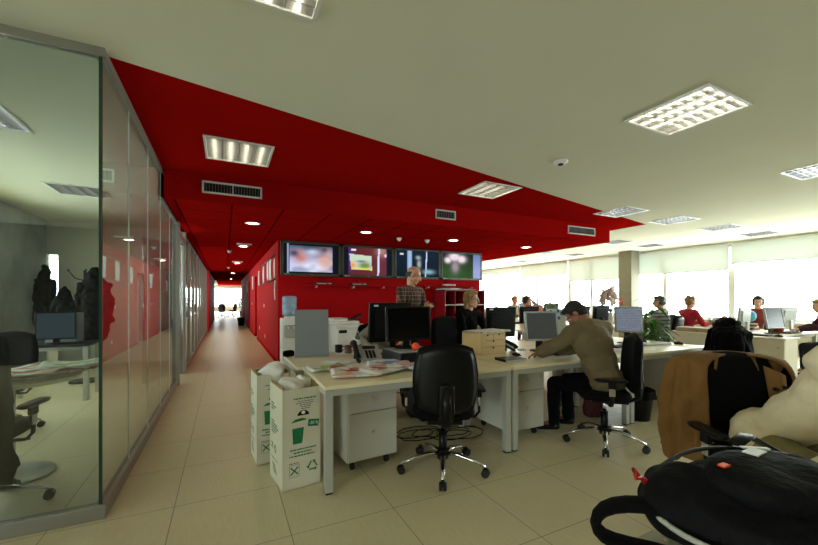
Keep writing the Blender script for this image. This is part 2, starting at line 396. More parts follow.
for y in (9.72, 12, 14, 16, 18, 21, 24, 26.8): b.bb(-3.4, -3.3, y, y+.15, .9, 2.5, WHITE)
struct(b, 'wall_far_offices')
# far hall end with a window
b = MB(); b.bb(XL, 4.5, YF, YF+.2, 0, .5, WHITE); b.bb(XL, 4.5, YF, YF+.2, 2.5, SZ+.4, WHITE); b.bb(4.4, 4.5, 27, YF, 0, H, WHITE); b.bb(XL-.1, XL, 27, YF, 0, H, WHITE); struct(b, 'wall_far_end')
b = MB()
for x in (-4.5, -3, -1.5, 0, 1.5, 3): b.bb(x-.04, x+.04, YF-.05, YF+.1, .5, 2.5, WHITEM)
b.bb(XL, 4.4, YF-.05, YF+.1, 1.7, 1.76, WHITEM)
o = struct(b, 'window_2'); b = MB(); b.bb(XL, 4.4, YF+.03, YF+.04, .5, 2.5, WGLASS); b.build('window_pane', o)
b = MB(); b.bb(5.96, XW+.3, 20, 20.2, 0, H, WHITE); struct(b, 'wall_hall_far')

# ------------------------------------------------------------------ window wall on the right
b = MB(); b.bb(XW, XW+.25, YB, 20, 0, .74, WHITE); struct(b, 'wall_window_parapet')
b = MB(); b.bb(XW-.22, XW+.25, YB, 20, .74, .78, WHITEM); struct(b, 'trim_window_sill', bevel=.004)
b = MB(); b.bb(XW, XW+.25, YB, 20, H-.06, H, WHITE); struct(b, 'trim_window_head')
ys = [-4.4, -1.6, .4, 2.4, 5.16, 7.75, 10.39, 13.03, 15.9, 20.0]
t = NT('translucent_roller_blind', .9); t.color(t.mix(t.noise(200), 'E8EAE2', 'F2F4EE')); BLIND = t.m
tr = t.nt.nodes.new('ShaderNodeBsdfTranslucent'); tr.inputs[0].default_value = (.4, .43, .41, 1); tp = t.nt.nodes.new('ShaderNodeBsdfTransparent'); tp.inputs[0].default_value = (.95, .97, .93, 1)
a1 = t.nt.nodes.new('ShaderNodeMixShader'); a1.inputs[0].default_value = .3; a2 = t.nt.nodes.new('ShaderNodeMixShader'); a2.inputs[0].default_value = .02
t.nt.links.new(t.b.outputs[0], a1.inputs[1]); t.nt.links.new(tr.outputs[0], a1.inputs[2]); t.nt.links.new(a1.outputs[0], a2.inputs[1]); t.nt.links.new(tp.outputs[0], a2.inputs[2])
t.nt.links.new(a2.outputs[0], t.nt.nodes['Material Output'].inputs[0])
blz = [2.2, 2.2, 2.25, 2.27, 2.11, 2.02, 2.3, 2.55, 2.3]
for i in range(len(ys)-1):
    y0, y1 = ys[i], ys[i+1]; b = MB(); w = .07
    b.bb(XW+.04, XW+.12, y0, y0+w, .78, H-.06, WHITEM); b.bb(XW+.04, XW+.12, y1-w, y1, .78, H-.06, WHITEM)
    b.bb(XW+.04, XW+.12, y0, y1, .78, .84, WHITEM); b.bb(XW+.04, XW+.12, y0, y1, H-.12, H-.06, WHITEM)
    fr = struct(b, 'window_%d' % (i+3), bevel=.004)
    b = MB(); ym = y0 + (y1-y0)*(.36 if i == 3 else .63 if i != 4 else .65)
    b.bb(XW+.03, XW+.13, ym-.06, ym+.06, .84, H-.12, WHITEM); b.build('mullion', fr, bevel=.004)
    b = MB(); b.bb(XW+.07, XW+.08, y0+w, y1-w, .84, H-.12, WGLASS); b.build('window_pane', fr)
    bl = thing('roller_blind', 'placeholder', 'blind', (XW-.04, (y0+y1)/2, H), 0, 'white roller blinds over the long window wall')
    bl['label'] = ['white roller blind behind the viewpoint, far right end of window wall', 'white roller blind, second from the near end of the window wall', 'white roller blind beside the desk corner at the near window wall',
      'white roller blind at the right edge, above the monitors on the cream cabinets', 'white roller blind pulled low above the person in the red jumper', 'white roller blind pulled lowest, beside the concrete column',
      'white roller blind over the windows left of the concrete column', 'short white roller blind under the corner of the red ceiling', 'white roller blind farthest away, next to the red screen wall'][i]
    L = (y1-y0)/2-.03
    b = MB(); b.bb(-.002, .002, -L, L, blz[i]-H, -.05, BLIND); b.build('blind_fabric', bl)
    b = MB(); b.cyl((0, -L, -.035), (0, L, -.035), .03, WHITEM); b.build('roller_tube', bl)
    b = MB(); b.cyl((0, -L, blz[i]-H), (0, L, blz[i]-H), .011, ALU, n=10); b.build('bottom_bar', bl)
b = MB(); b.bb(11.4, 11.8, 7.42, 7.85, 0, H, CONC2); o = struct(b, 'wall_concrete_column', bevel=.01)

# ------------------------------------------------------------------ glass partition of the meeting room
GX, GY = -.678, 2.87
n = [0]
def glass(x0, x1, y0, y1, z0, z1):
    n[0] += 1; b = MB(); b.bb(x0, x1, y0, y1, z0, z1, GLASS); return struct(b, 'window_%d' % (20+n[0]))
b = MB(); b.bb(-3.1, GX-.02, GY-.03, GY+.03, 0, .085, ALU); b.bb(GX-.03, GX+.03, GY-.03, 6.7, 0, .085, ALU); struct(b, 'trim_glass_base', bevel=.004)
b = MB(); b.bb(-3.1, GX-.02, GY-.025, GY+.025, H-.05, H, ALU); b.bb(GX-.025, GX+.025, GY-.025, 5.18, H-.05, H, ALU); b.bb(GX-.025, GX+.02, 5.2, 6.7, SZ-.04, SZ, ALU); struct(b, 'trim_glass_top')
b = MB(); b.bb(-3.1, -.64, 5.18, 5.26, SZ-.0, H, REDP); 
b = MB(); b.bb(GX-.02, GX-.0, 5.2, 27, SZ, H, REDP); struct(b, 'trim_3')
glass(-3.08, GX-.008, GY-.006, GY+.006, .085, H-.05)
ys = [GY, 3.6, 4.4, 5.2, 6.0, 6.7]
for i in range(5):
    zt = H-.05 if i < 3 else SZ-.04
    glass(GX-.002, GX+.002, ys[i]+.0005, ys[i+1]-.0005, .085, zt)
b = MB(); b.bb(GX-.008, GX+.008, GY-.009, GY+.007, .085, H-.05, GEDGE)
struct(b, 'trim_glass_corner')
b = MB()
for y in ys[1:5]: b.bb(GX-.0025, GX+.0045, y-.003, y+.003, .085, (H-.05) if y < 5.3 else SZ-.04, WHITEP)
struct(b, 'trim_glass_joints')
# door portal and further glazed offices along the corridor
b = MB(); b.bb(GX-.04, GX+.05, 6.72, 6.84, 0, SZ, STEEL); b.bb(GX-.04, GX+.05, 7.72, 7.84, 0, SZ, STEEL); b.bb(GX-.04, GX+.05, 6.84, 7.72, 2.3, 2.38, STEEL); struct(b, 'trim_door_posts', bevel=.004)
b = MB(); b.bb(-.006, .006, 0, .86, .02, 2.28, GLASS); o = b.build('door_4', loc=(GX, 7.70, 0), rz=R(148)); o['kind'] = 'structure'
b = MB(); b.cyl((.05, .78, .75), (.05, .78, 1.5), .012, STEEL); b.cyl((-.05, .78, .75), (-.05, .78, 1.5), .012, STEEL)
for z in (.85, 1.4): b.cyl((-.05, .78, z), (.05, .78, z), .008, STEEL)
b.build('door_handle', o)
y = 7.9; posts = MB(); rail = MB(); rail.bb(GX-.03, GX+.03, 7.84, 17.4, 0, .08, ALU); rail.bb(GX-.02, GX+.02, 7.84, 17.4, SZ-.04, SZ, ALU)
while y < 17:
    y2 = y+1.15; glass(GX-.002, GX+.002, y+.025, y2-.025, .08, SZ-.04); posts.bb(GX-.03, GX+.03, y2-.025, y2+.025, .08, SZ-.04, STEEL); y = y2
struct(posts, 'trim_corridor_posts', bevel=.003); struct(rail, 'trim_corridor_rails')
b = MB(); b.bb(-.72, -.6, 17.4, 27, 0, SZ, RED); struct(b, 'wall_corridor_left')

# ------------------------------------------------------------------ ceiling luminaires
def make_lum(tube):
    r = thing('ceiling_luminaire', 'x', 'ceiling light', (0, 0, H), 0, 'recessed louvre lights in the ceiling')
    b = MB()
    for s in (-1, 1): b.box((s*.303, 0, -.004), (.022, .628, .012), WHITEM); b.box((0, s*.303, -.004), (.628, .022, .012), WHITEM)
    b.build('frame', r)
    b = MB()
    for s in (-1, 1): b.box((s*.3, 0, .05), (.006, .6, .1), LOUV); b.box((0, s*.3, .05), (.6, .006, .1), LOUV)
    b.box((0, 0, .101), (.61, .61, .004), LOUV); b.build('reflector_housing', r)
    b = MB()
    for i in (-1, 0, 1): b.box((i*.15, 0, .02), (.006, .594, .035), LOUV)
    for i in range(-3, 4): b.box((0, i*.0745, .02), (.594, .005, .035), LOUV)
    b.build('louvre', r)
    for i in range(4):
        x = -.225+.15*i; b = MB(); b.cyl((x, -.28, .07), (x, .28, .07), .012, tube, n=10); b.build('fluorescent_tube', r)
    return r
lab = ['bright louvre light cut by the top edge of the picture', 'louvre light set in the red ceiling above the left vent', 'louvre light at the slanting edge of the red ceiling, over the wooden drawer box',
 'large bright louvre light in the cream ceiling at upper right', 'louvre light at the right edge of the picture', 'louvre light just off the right tip of the red ceiling', 'second louvre light to the right of the red ceiling tip',
 'third louvre light to the right of the red ceiling tip', 'fourth louvre light in that row, nearest the window blinds', 'far louvre light just beside the red soffit corner', 'far louvre light between soffit corner and concrete column',
 'distant louvre light seen under the soffit, left of the column', 'most distant louvre light, near the screen wall end', 'distant louvre light close to the red soffit edge', 'louvre light given an added glow behind glass at the left picture edge',
 'louvre light deeper inside the glass meeting room'] + ['louvre light over the floor behind the viewpoint at the left', 'louvre light behind the viewpoint, in line with the corridor', 'louvre light behind the viewpoint over the foreground desk', 'louvre light behind the viewpoint near the windows', 'louvre light behind the viewpoint, closest to the window wall', 'louvre light outside the right edge, in front of the window wall']
P1 = make_lum(TUBE); P2 = make_lum(TUBEDIM); u1 = u2 = False
for i, (x, y) in enumerate(LUM):
    dim = i in (14, 15) or i >= 4 and i < 14 and False
    dim = i >= 4 and i < 16  # both meeting room lights included, their glow added to light that room
    src = P2 if dim else P1
    if (dim and not u2) or (not dim and not u1): o = src; o.location = (x, y, H); o['label'] = lab[i]
    else: o = dup(src, (x, y, H), 0, lab[i])
    if dim: u2 = True
    else: u1 = True
def make_dl():
    r = thing('downlight', 'x', 'ceiling light', (0, 0, SZ), 0, 'round downlights in the red soffit')
    b = MB(); b.lathe([(.09, 0), (.11, -.004), (.112, -.01), (.085, -.014), (.08, -.004)], (0, 0, 0), WHITEM, 28); b.build('trim_ring', r)
    b = MB(); b.lathe([(.08, -.005), (.05, -.011), (0, -.013)], (0, 0, 0), DL, 24); b.build('lens', r); return r
dlp = [(2.25, 6.3, 'lit round downlight above the gap between the first two wall screens'), (.39, 6.33, 'round downlight at the mouth of the corridor, nearest the left vent'), (.37, 9.17, 'round downlight in the corridor beside the first papers on the wall'),
       (.36, 13.6, 'round downlight above the first door recess of the corridor'), (.34, 18.9, 'round downlight further along the corridor by the second recess'), (.33, 24.5, 'farthest round downlight in the corridor'),
       (4.13, 6.38, 'flat round downlight above the fourth screen'), (6.18, 6.5, 'round downlight near the right corner of the soffit')]
p = make_dl()
for i, (x, y, l) in enumerate(dlp):
    if i == 0: p.location = (x, y, SZ); p['label'] = l
    else: dup(p, (x, y, SZ), 0, l)
for i, (x, y) in enumerate(((3.05, 6.63), (3.66, 6.61), (.1, 10.2), (.12, 15.5))):
    r = thing('ceiling_sensor', ['small white dome sensor above the second and third screens', 'small white dome sensor above the third screen, right of the other', 'small white dome sensor on the corridor soffit near the glass', 'small white dome sensor deep in the corridor soffit'][i], 'detector', (x, y, SZ), 0, 'white dome sensors under the soffit')
    b = MB(); b.lathe([(.05, 0), (.05, -.02), (.04, -.03)], (0, 0, 0), WHITEP, 20); b.build('base', r)
    b = MB(); b.lathe([(.035, -.03), (.03, -.05), (.015, -.062), (0, -.065)], (0, 0, 0), WHITEP, 20); b.build('dome', r)
r = thing('smoke_detector', 'white round smoke detector on the cream ceiling below the large light', 'detector', (3.32, 2.96, H))
b = MB(); b.lathe([(.075, 0), (.075, -.015), (.06, -.025)], (0, 0, 0), WHITEP, 28); b.build('base', r)
b = MB(); b.lathe([(.03, -.025), (.03, -.045), (0, -.05)], (0, 0, 0), DGREY, 16); b.lathe([(.055, -.024), (.055, -.03), (.045, -.034)], (0, 0, 0), WHITEP, 24); b.build('sensor_chamber', r)
# exit-style flat signs and vents on the soffit
def vent(x0, x1, z0, z1, halves, label):
    r = thing('air_vent', label, 'vent', ((x0+x1)/2, 5.18, (z0+z1)/2), 0, 'white framed air vents on the soffit face')
    w, h = x1-x0, z1-z0; b = MB(); f = .022
    b.box((0, -.006, h/2-f/2), (w, .014, f), WHITEM); b.box((0, -.006, -h/2+f/2), (w, .014, f), WHITEM)
    for s in (-1, 1): b.box((s*(w/2-f/2), -.006, 0), (f, .014, h), WHITEM)
    if halves: b.box((0, -.006, 0), (.012, .012, h), WHITEM)
    b.build('frame', r, bevel=.002)
    b = MB(); b.box((0, -.001, 0), (w-.03, .002, h-.03), BLACKP); b.build('backing', r)
    b = MB(); k = int(w/.035)
    for i in range(k): b.box((-w/2+.03+(w-.06)*(i+.5)/k, -.006, 0), (.003, .006, h-.045), GREYM)
    for i in range(3): b.box((0, -.009, (i-1)*h/5), (w-.04, .002, .006), DGREY)
    b.build('grille', r); return r
vent(-.25, .43, 2.62, 2.77, True, 'wide two-part white air vent under the light in the red ceiling')
vent(3.02, 3.40, 2.62, 2.77, False, 'small white air vent in the middle of the red soffit face')
vent(6.0, 6.78, 2.61, 2.77, False, 'white air vent near the right corner of the red soffit face')
for i, (x, y) in enumerate(((.37, 8.75), (.35, 13.0))):
    r = thing('exit_sign', ['white slim emergency light across the corridor soffit, the nearer', 'white slim emergency light across the corridor soffit, the farther'][i], 'emergency light', (x, y, SZ), 0)
    b = MB(); b.box((0, 0, -.012), (.3, .07, .024), WHITEM); b.build('housing', r, bevel=.004)
    b = MB(); b.box((0, 0, -.026), (.27, .05, .006), WHITEP); b.build('diffuser', r, bevel=.002)

# ------------------------------------------------------------------ lights
W = bpy.data.worlds.new('World'); bpy.context.scene.world = W; W.use_nodes = True
bg = W.node_tree.nodes['Background']; bg.inputs[0].default_value = (.93, .98, 1, 1); bg.inputs[1].default_value = 6.6
def portal(loc, rot, sx, sy):
    l = bpy.data.lights.new('daylight_portal', 'AREA'); l.shape = 'RECTANGLE'; l.size = sx; l.size_y = sy; l.cycles.is_portal = True
    o = bpy.data.objects.new('daylight_portal', l); C.objects.link(o); o.location = loc; o.rotation_euler = rot
portal((XW+.2, 7.8, 1.8), (0, R(90), 0), 2.0, 24.4)
portal((-.8, YF-.1, 1.5), (R(-90), 0, 0), 10.2, 2)
portal((-3.16, 6.3, 1.55), (0, R(-90), 0), 2.1, 3.2)
portal((-3.32, 18.4, 1.7), (0, R(-90), 0), 1.6, 17)
portal((-3.01, 9.6, 1.1), (R(-90), 0, 0), .17, 2.2)
portal((XL-.12, -2.6, 1.7), (0, R(-90), 0), 1.7, 3.7)  # guides daylight through the added left window
# ------------------------------------------------------------------ screens on the red wall
def blob(x, y, cx, cy, rx, ry): return math.exp(-(((x-cx)/rx)**2+((y-cy)/ry)**2))
def mixc(a, b, t): t = max(0, min(1, t)); return [p*(1-t)+q*t for p, q in zip(a, b)]
def hexc(s): return lin(s)[:3]
def img1(x, y):      # blurred faces at a bright table
    if x < .1 or x > .88: return hexc('0A1018') if not (.06 < x < .085) else hexc('9AA4C8')
    if y < .05 or y > .95: return hexc('0A1018')
    c = mixc(hexc('20405C'), hexc('C8CCF0'), (1-y)*1.5); c = mixc(c, hexc('24384A'), blob(x, y, .55, .95, .3, .12))
    c = mixc(c, hexc('C98C84'), blob(x, y, .3, .55, .12, .22)*1.2); c = mixc(c, hexc('50303A'), blob(x, y, .18, .68, .08, .1)); c = mixc(c, hexc('D8A89C'), blob(x, y, .74, .45, .14, .35)*1.3)
    c = mixc(c, hexc('4A3E38'), blob(x, y, .73, .85, .06, .08)); c = mixc(c, hexc('E8ECFF'), blob(x, y, .5, .2, .2, .15)); c = mixc(c, hexc('D0DCF4'), blob(x, y, .5, .75, .1, .1)*.8)
    c = mixc(c, hexc('3C5478'), .5*max(0, noise.noise(V((x*5, y*4, 2))))*2)
    return c
def img2(x, y):
    if x < .09 or x > .88: return hexc('0A141C')
    c = mixc(hexc('5C2018'), hexc('6A3040'), x); c = mixc(c, hexc('4A2A8A'), blob(x, y, .1, .6, .1, .4))
    c = mixc(c, hexc('B08070'), blob(x, y, .78, .9, .12, .2))
    q = (x-.15+.12*(1-y)); 
    if .14 < x+(.07*(y-.3)) < .57+.05*(y-.3) and .18+(.57-x)*.05 < y < .75-(x-.2)*.12:
        c = hexc('C8D8C0'); c = mixc(c, hexc('7A8A58'), blob(x, y, .42, .35, .12, .12)*1.3); c = mixc(c, hexc('E8E030'), blob(x, y, .4, .2, .3, .05)); c = mixc(c, hexc('F09030'), blob(x, y, .17, .35, .06, .1)); c = mixc(c, hexc('607080'), blob(x, y, .35, .5, .1, .04))
    if .68 < x-.02*y < .72: c = hexc('D8DCFF')
    if (x-.87)**2*2.9+(y-.75)**2 < .004: c = hexc('F0C8F0')
    if .14 < x < .24 and .87 < y < .94: c = hexc('E8E8E8')
    return c
def img3(x, y):
    c = mixc(hexc('081420'), hexc('102234'), y)
    if .24 < x < .36: c = mixc(hexc('A8C4E8'), hexc('5878A0'), abs(x-.3)*12)
    if .66 < x-.03*y < .69: c = hexc('C8D4F4')
    c = mixc(c, hexc('98A8B0'), blob(x, y, .5, .75, .05, .06)*1.4); c = mixc(c, hexc('A0ACA8'), blob(x, y, .52, .5, .04, .15)*1.2); c = mixc(c, hexc('88B0C0'), blob(x, y, .75, .2, .12, .08)*1.2)
    if .08 < x < .16 and .84 < y < .9: c = hexc('D8D8D8')
    return c
def img4(x, y):
    if x > .8: return mixc(hexc('9AA4D8'), hexc('5C74A0'), (y-.3)*1.2)
    c = mixc(hexc('2C5224'), hexc('0E1A12'), (y-.25)*1.6); c = mixc(c, hexc('283C20'), blob(x, y, .65, .5, .12, .4))
    w = max(blob(x, y, .13, .72, .07, .1), blob(x, y, .3, .85, .13, .14), blob(x, y, .48, .78, .1, .13)); c = mixc(c, hexc('F0DCE6'), w*1.7); c = mixc(c, hexc('9A8C94'), blob(x, y, .32, .45, .09, .22)*1.3)
    return c
def screenmat(name, s):
    m = bpy.data.materials.new(name); m.use_nodes = True; nt = m.node_tree; b = nt.nodes['Principled BSDF']
    a = nt.nodes.new('ShaderNodeVertexColor'); a.layer_name = 'picture'
    b.inputs['Base Color'].default_value = (.005, .005, .005, 1); b.inputs['Roughness'].default_value = .5; b.inputs['Specular IOR Level'].default_value = .05
    nt.links.new(a.outputs[0], b.inputs['Emission Color']); b.inputs['Emission Strength'].default_value = s; return m
SCRM = screenmat('lit_screen', .34)
def screen(f, w, h, name, parent, nx=72, ny=44, loc=(0, 0, 0), m=None, rot=None):
    me = bpy.data.meshes.new(name); vs = [((i/nx-.5)*w, 0, (j/ny-.5)*h) for j in range(ny+1) for i in range(nx+1)]
    fs = [(j*(nx+1)+i, j*(nx+1)+i+1, (j+1)*(nx+1)+i+1, (j+1)*(nx+1)+i) for j in range(ny) for i in range(nx)]
    me.from_pydata(vs, [], fs); ca = me.color_attributes.new('picture', 'FLOAT_COLOR', 'POINT')
    for j in range(ny+1):
        for i in range(nx+1): ca.data[j*(nx+1)+i].color = (*f(i/nx, j/ny), 1)
    me.materials.append(m or SCRM); o = bpy.data.objects.new(name, me); C.objects.link(o); o.location = loc
    if rot: o.rotation_euler = rot
    o.parent = parent; return o
tl = ['leftmost wall screen, showing two blurred pink faces', 'second wall screen from the left, showing a yellow-edged sheet on brown', 'third wall screen, dark picture with a pale vertical bar, behind the bald man', 'rightmost wall screen, showing a white flower on green']
BEZ = mat('screen_bezel', '45463C', .35, .2)
for i, f in enumerate((img1, img2, img3, img4)):
    w = 1.225; x = 1.0+1.24*i+w/2; r = thing('wall_screen', tl[i], 'screen', (x, 7.925, 2.155), 0, 'wall screens in a row above the shelves')
    b = MB(); b.box((0, -.06, 0), (w, .08, .7), BEZ); b.build('casing', r, bevel=.008)
    b = MB()
    for s in (-1, 1): b.box((s*(w/2-.025), -.104, 0), (.05, .01, .7), BEZ); b.box((0, -.104, s*.325), (w, .01, .05), BEZ)
    b.build('bezel', r, bevel=.004)
    b = MB(); b.box((0, -.01, 0), (.4, .03, .3), DGREY); b.build('wall_bracket', r)
    screen(f, w-.1, .6, 'display', r, loc=(0, -.102, 0))
    b = MB(); b.box((-.52, -.11, -.325), (.06, .003, .012), WHITEP); b.box((-.45, -.11, -.325), (.03, .003, .01), SILVER); b.box((0, -.11, -.325), (.035, .003, .008), SILVER); b.build('maker_badge', r)
def shelf(x0, x1, z, brk, label):
    r = thing('wall_shelf', label, 'shelf', ((x0+x1)/2, 7.93, z), 0); w = x1-x0
    b = MB(); b.box((0, -.1, 0), (w, .2, .02), RED); b.build('shelf_board', r, bevel=.002)
    for q in brk:
        b = MB(); b.box((q-(x0+x1)/2, -.15, -.03), (.025, .03, .045), SILVER); b.cyl((q-(x0+x1)/2, -.02, -.05), (q-(x0+x1)/2, -.16, -.03), .008, SILVER, n=8); b.build('bracket', r)
shelf(1.5, 3.55, 1.62, (1.7, 2.5, 3.2), 'long thin red shelf under the two left wall screens')
shelf(4.2, 5.75, 1.64, (4.35, 5.6), 'thin red shelf under the right wall screens above the pigeonholes')
def stb(x, z, w, col, label):
    r = thing('media_box', label, 'media box', (x, 7.83, z), 0, 'media boxes on the wall shelves')
    b = MB(); b.box((0, 0, .022), (w, .15, .04), col); b.build('casing', r, bevel=.004)
    b = MB(); b.box((0, -.076, .022), (w*.9, .004, .018), SILVER if col is DGREY else GREYM); b.box((w*.2, -.079, .022), (.05, .003, .01), BLACKP); b.build('front_panel', r)
    b = MB(); b.tube([(0, .07, .03), (.02, .085, .1), (.06, .09, .2)], .005, BLACKP, n=6); b.tube([(.03, .07, .03), (-.02, .085, .1), (-.05, .09, .2)], .005, BLACKP, n=6); b.build('cable', r)
stb(1.85, 1.63, .34, DGREY, 'slim dark media box under the leftmost wall screen'); stb(2.62, 1.63, .34, DGREY, 'slim dark media box under the second wall screen')
stb(4.95, 1.65, .3, WHITEP, 'white media box on the shelf under the fourth wall screen')
# papers taped to rails on the corridor wall
for z, y0, y1, l in ((2.26, 8.35, 11.6, 'upper black rail on the red corridor wall'), (1.74, 8.3, 11.6, 'lower black rail on the red corridor wall')):
    b = MB(); b.cyl((0, -(y1-y0)/2, 0), (0, (y1-y0)/2, 0), .014, DGREY, n=10); b.sph((0, -(y1-y0)/2, 0), .022, BLACKP, 10); b.sph((0, (y1-y0)/2, 0), .022, BLACKP, 10)
    r = thing('paper_rail', l, 'rail', (.935, (y0+y1)/2, z)); b.build('rod', r)
    b = MB()
    for q in (-.4, 0, .4): b.cyl((.0, q*(y1-y0), 0), (.025, q*(y1-y0), 0), .008, DGREY, n=8)
    b.build('standoff', r)
t = NT('printed_page', .8); ln = t.line(t.Z, 0, .03, .012); nz = t.op('GREATER_THAN', t.noise(22, 2, (1, 1, .3)), .5); t.color(t.mix(t.op('MULTIPLY', ln, nz), 'D8D8D2', '5A5E62')); PAGE = t.m
pp = [(8.55, 2.0, .2, .5, 1.98, 'z'), (9.35, 2.02, .42, .5, 0, 0), (9.95, 2.03, .4, .46, 0, 0), (11.1, 2.0, .4, .46, 0, 0), (8.42, 1.52, .16, .42, 0, 0), (12.6, 1.98, .4, .45, 0, 0), (15.6, 1.95, .55, .5, 0, 0), (19.5, 1.9, .6, .5, 0, 0)]
pl = ['narrow sheet hanging beside the leftmost wall screen, between the rails', 'large printed page on the corridor wall between the rails, second from the corner', 'printed page on the corridor wall between the rails, third from the corner',
      'printed page at the far end of the two rails', 'narrow strip of paper hanging below the lower rail by the water cooler', 'printed page alone on the wall just before the first door recess', 'printed page on the second stretch of corridor wall', 'printed page on the third stretch of corridor wall']
for i, (y, z, w, h, _, __) in enumerate(pp):
    if i == 0: h = .4
    b = MB(); b.surf(lambda u, v: V((-.004-.012*math.sin(v*3)*abs(math.sin(u*4+i)), (u-.5)*w, (v-.5)*h)), 8, 8, PAGE); o = b.build('printed_page', loc=(.9605, y, z)); tag(o, pl[i], 'paper', 'printed pages on the corridor wall')
    o.modifiers.new('t', 'SOLIDIFY').thickness = .001
for i, (y, z, l) in enumerate(((10.6, .35, 'white socket low on the red corridor wall, nearest'), (12.4, .45, 'white socket low on the red corridor wall, farther'), (10.9, 1.15, 'white switch at hand height on the red corridor wall'), (15.8, 1.15, 'white switch on the second stretch of corridor wall'))):
    r = thing('wall_socket', l, 'socket', (.958, y, z)); b = MB(); b.box((-.004, 0, 0), (.01, .09, .09), WHITEP); b.build('plate', r, bevel=.002); b = MB(); b.cyl((-.008, 0, 0), (-.012, 0, 0), .02, GREYM, n=14); b.build('insert', r)
r = thing('wastebasket', 'small black wastebasket at the foot of the far corridor wall', 'bin', (.72, 20.5, 0)); b = MB(); b.lathe([(.14, 0), (.18, .38), (.19, .4), (.175, .39), (.13, .02)], (0, 0, 0), BLACKP); b.build('body', r)

# ------------------------------------------------------------------ water cooler, copier, pigeonholes
r = thing('water_cooler', 'white water cooler with a blue bottle against the red wall', 'water cooler', (1.125, 7.55, 0))
b = MB(); b.box((0, 0, .49), (.32, .34, .94), WHITEP); b.build('body', r, bevel=.02)
b = MB(); b.box((0, -.165, .72), (.24, .04, .22), GREYM); b.build('dispensing_recess', r, bevel=.006)
for s, m_ in ((-.05, BLUEPL), (.05, REDPL)):
    b = MB(); b.cyl((s, -.18, .8), (s, -.22, .8), .014, WHITEP, n=10); b.cyl((s, -.215, .8), (s, -.215, .76), .009, WHITEP, n=10); b.box((s, -.215, .825), (.03, .03, .015), m_); b.build('tap', r)
b = MB(); b.box((0, -.19, .6), (.2, .08, .02), GREYM); b.build('drip_tray', r, bevel=.004)
b = MB(); b.lathe([(.05, .96), (.06, .99), (.13, 1.02), (.137, 1.06), (.137, 1.13), (.128, 1.14), (.137, 1.15), (.137, 1.23), (.128, 1.24), (.137, 1.25), (.137, 1.36), (.12, 1.385), (0, 1.388)], (0, 0, 0), BLUEW, 28); b.build('water_bottle', r)
b = MB(); b.lathe([(.09, .955), (.1, .97), (.1, .99), (.06, 1.0)], (0, 0, 0), WHITEP); b.build('bottle_collar', r)
r = thing('photocopier', 'white office photocopier with a feeder lid before the red wall', 'photocopier', (2.22, 7.35, 0), R(4))
b = MB(); b.box((0, 0, .4), (.62, .6, .72), WHITEP); b.build('body', r, bevel=.012)
b = MB(); b.box((-.02, -.02, .79), (.66, .62, .07), WHITEP); b.build('scanner_bed', r, bevel=.02)
b = MB(); b.box((-.09, 0, .86), (.52, .5, .07), WHITEP); b.box((-.2, 0, .92), (.3, .4, .07), WHITEP); b.build('feeder_lid', r, bevel=.025)
b = MB(); b.box((.15, 0, .93), (.25, .3, .012), DGREY, X=T(0, 0, 0)); b.box((.2, 0, .98), (.22, .26, .01), DGREY, X=T(.2, 0, .98) @ RY(R(-25)) @ T(-.2, 0, -.98)); b.build('paper_tray', r)
b = MB(); b.box((.24, -.33, .81), (.2, .06, .03), DGREY); b.build('control_panel', r, bevel=.004)
b = MB(); b.box((-.2, -.301, .70), (.16, .01, .06), BLACKP); b.box((.36, 0, .6), (.12, .4, .14), BLACKP); b.build('output_slot', r)
for z in (.16, .34, .5):
    b = MB(); b.box((.08, -.305, z), (.42, .015, .13), WHITEP); d = b.build('paper_drawer', r, bevel=.004); b = MB(); b.box((.08, -.316, z+.03), (.12, .01, .02), GREYM); b.build('grip', d)
b = MB()
r2 = thing('printer_side_table', 'low white cabinet carrying the copier tray beside the red wall', 'cabinet', (2.78, 7.4, 0)); b.box((0, 0, .36), (.34, .5, .7), WHITEP); b.build('body', r2, bevel=.006)
b = MB(); b.box((0, -.255, .36), (.32, .012, .64), DRAWER); d = b.build('door', r2, bevel=.003); b = MB(); b.cyl((-.1, -.262, .5), (-.1, -.28, .5), .012, STEEL); b.build('knob', d)
r = thing('pigeonhole_shelf', 'red wooden pigeonhole unit with two rows of dark openings', 'shelf unit', (5.12, 7.62, 0))
PIG = mat('red_lacquered_wood', '8E0E18', .45, var=.04)
b = MB(); w = 1.14; b.box((0, .24, .78), (w, .015, 1.52), PIG)
for s in (-1, 1): b.box((s*(w/2-.01), 0, .77), (.02, .5, 1.54), PIG)
b.build('carcass', r, bevel=.002)
for z in (.01, .48, .85, 1.19, 1.53):
    b = MB(); b.box((0, 0, z), (w, .5, .02), PIG); b.box((0, -.252, z), (w, .004, .02), WHITEP if z == 1.19 else PIG); b.build('shelf_board', r)
for k in range(1, 4):
    b = MB(); b.box((-w/2+k*w/4, 0, 1.01), (.018, .49, 1.04), PIG); b.build('divider', r)
def papers(x, y, z, n, w, l, label, rz=0, m=PAPER, spread=.04, grp=None, cat='papers'):
    b = MB(); rr = random.Random(int(x*100+y*10))
    for i in range(n): b.box((rr.uniform(-1, 1)*spread, rr.uniform(-1, 1)*spread, .002+i*.003), (w, l, .0026), m, rz=rr.uniform(-1, 1)*.25*(spread > .01))
    o = b.build('paper_stack', loc=(x, y, z), rz=rz); tag(o, label, cat, grp); return o
papers(4.75, 7.52, 1.542, 14, .3, .4, 'heap of loose white papers slipping off the left of the pigeonhole unit', .4, spread=.06)
papers(5.3, 7.55, 1.542, 8, .3, .3, 'low pile of white papers on top of the pigeonhole unit', -.2, spread=.05)
papers(4.98, 7.5, 1.2, 5, .2, .3, 'papers inside an upper opening of the pigeonhole unit', .1, spread=.01)

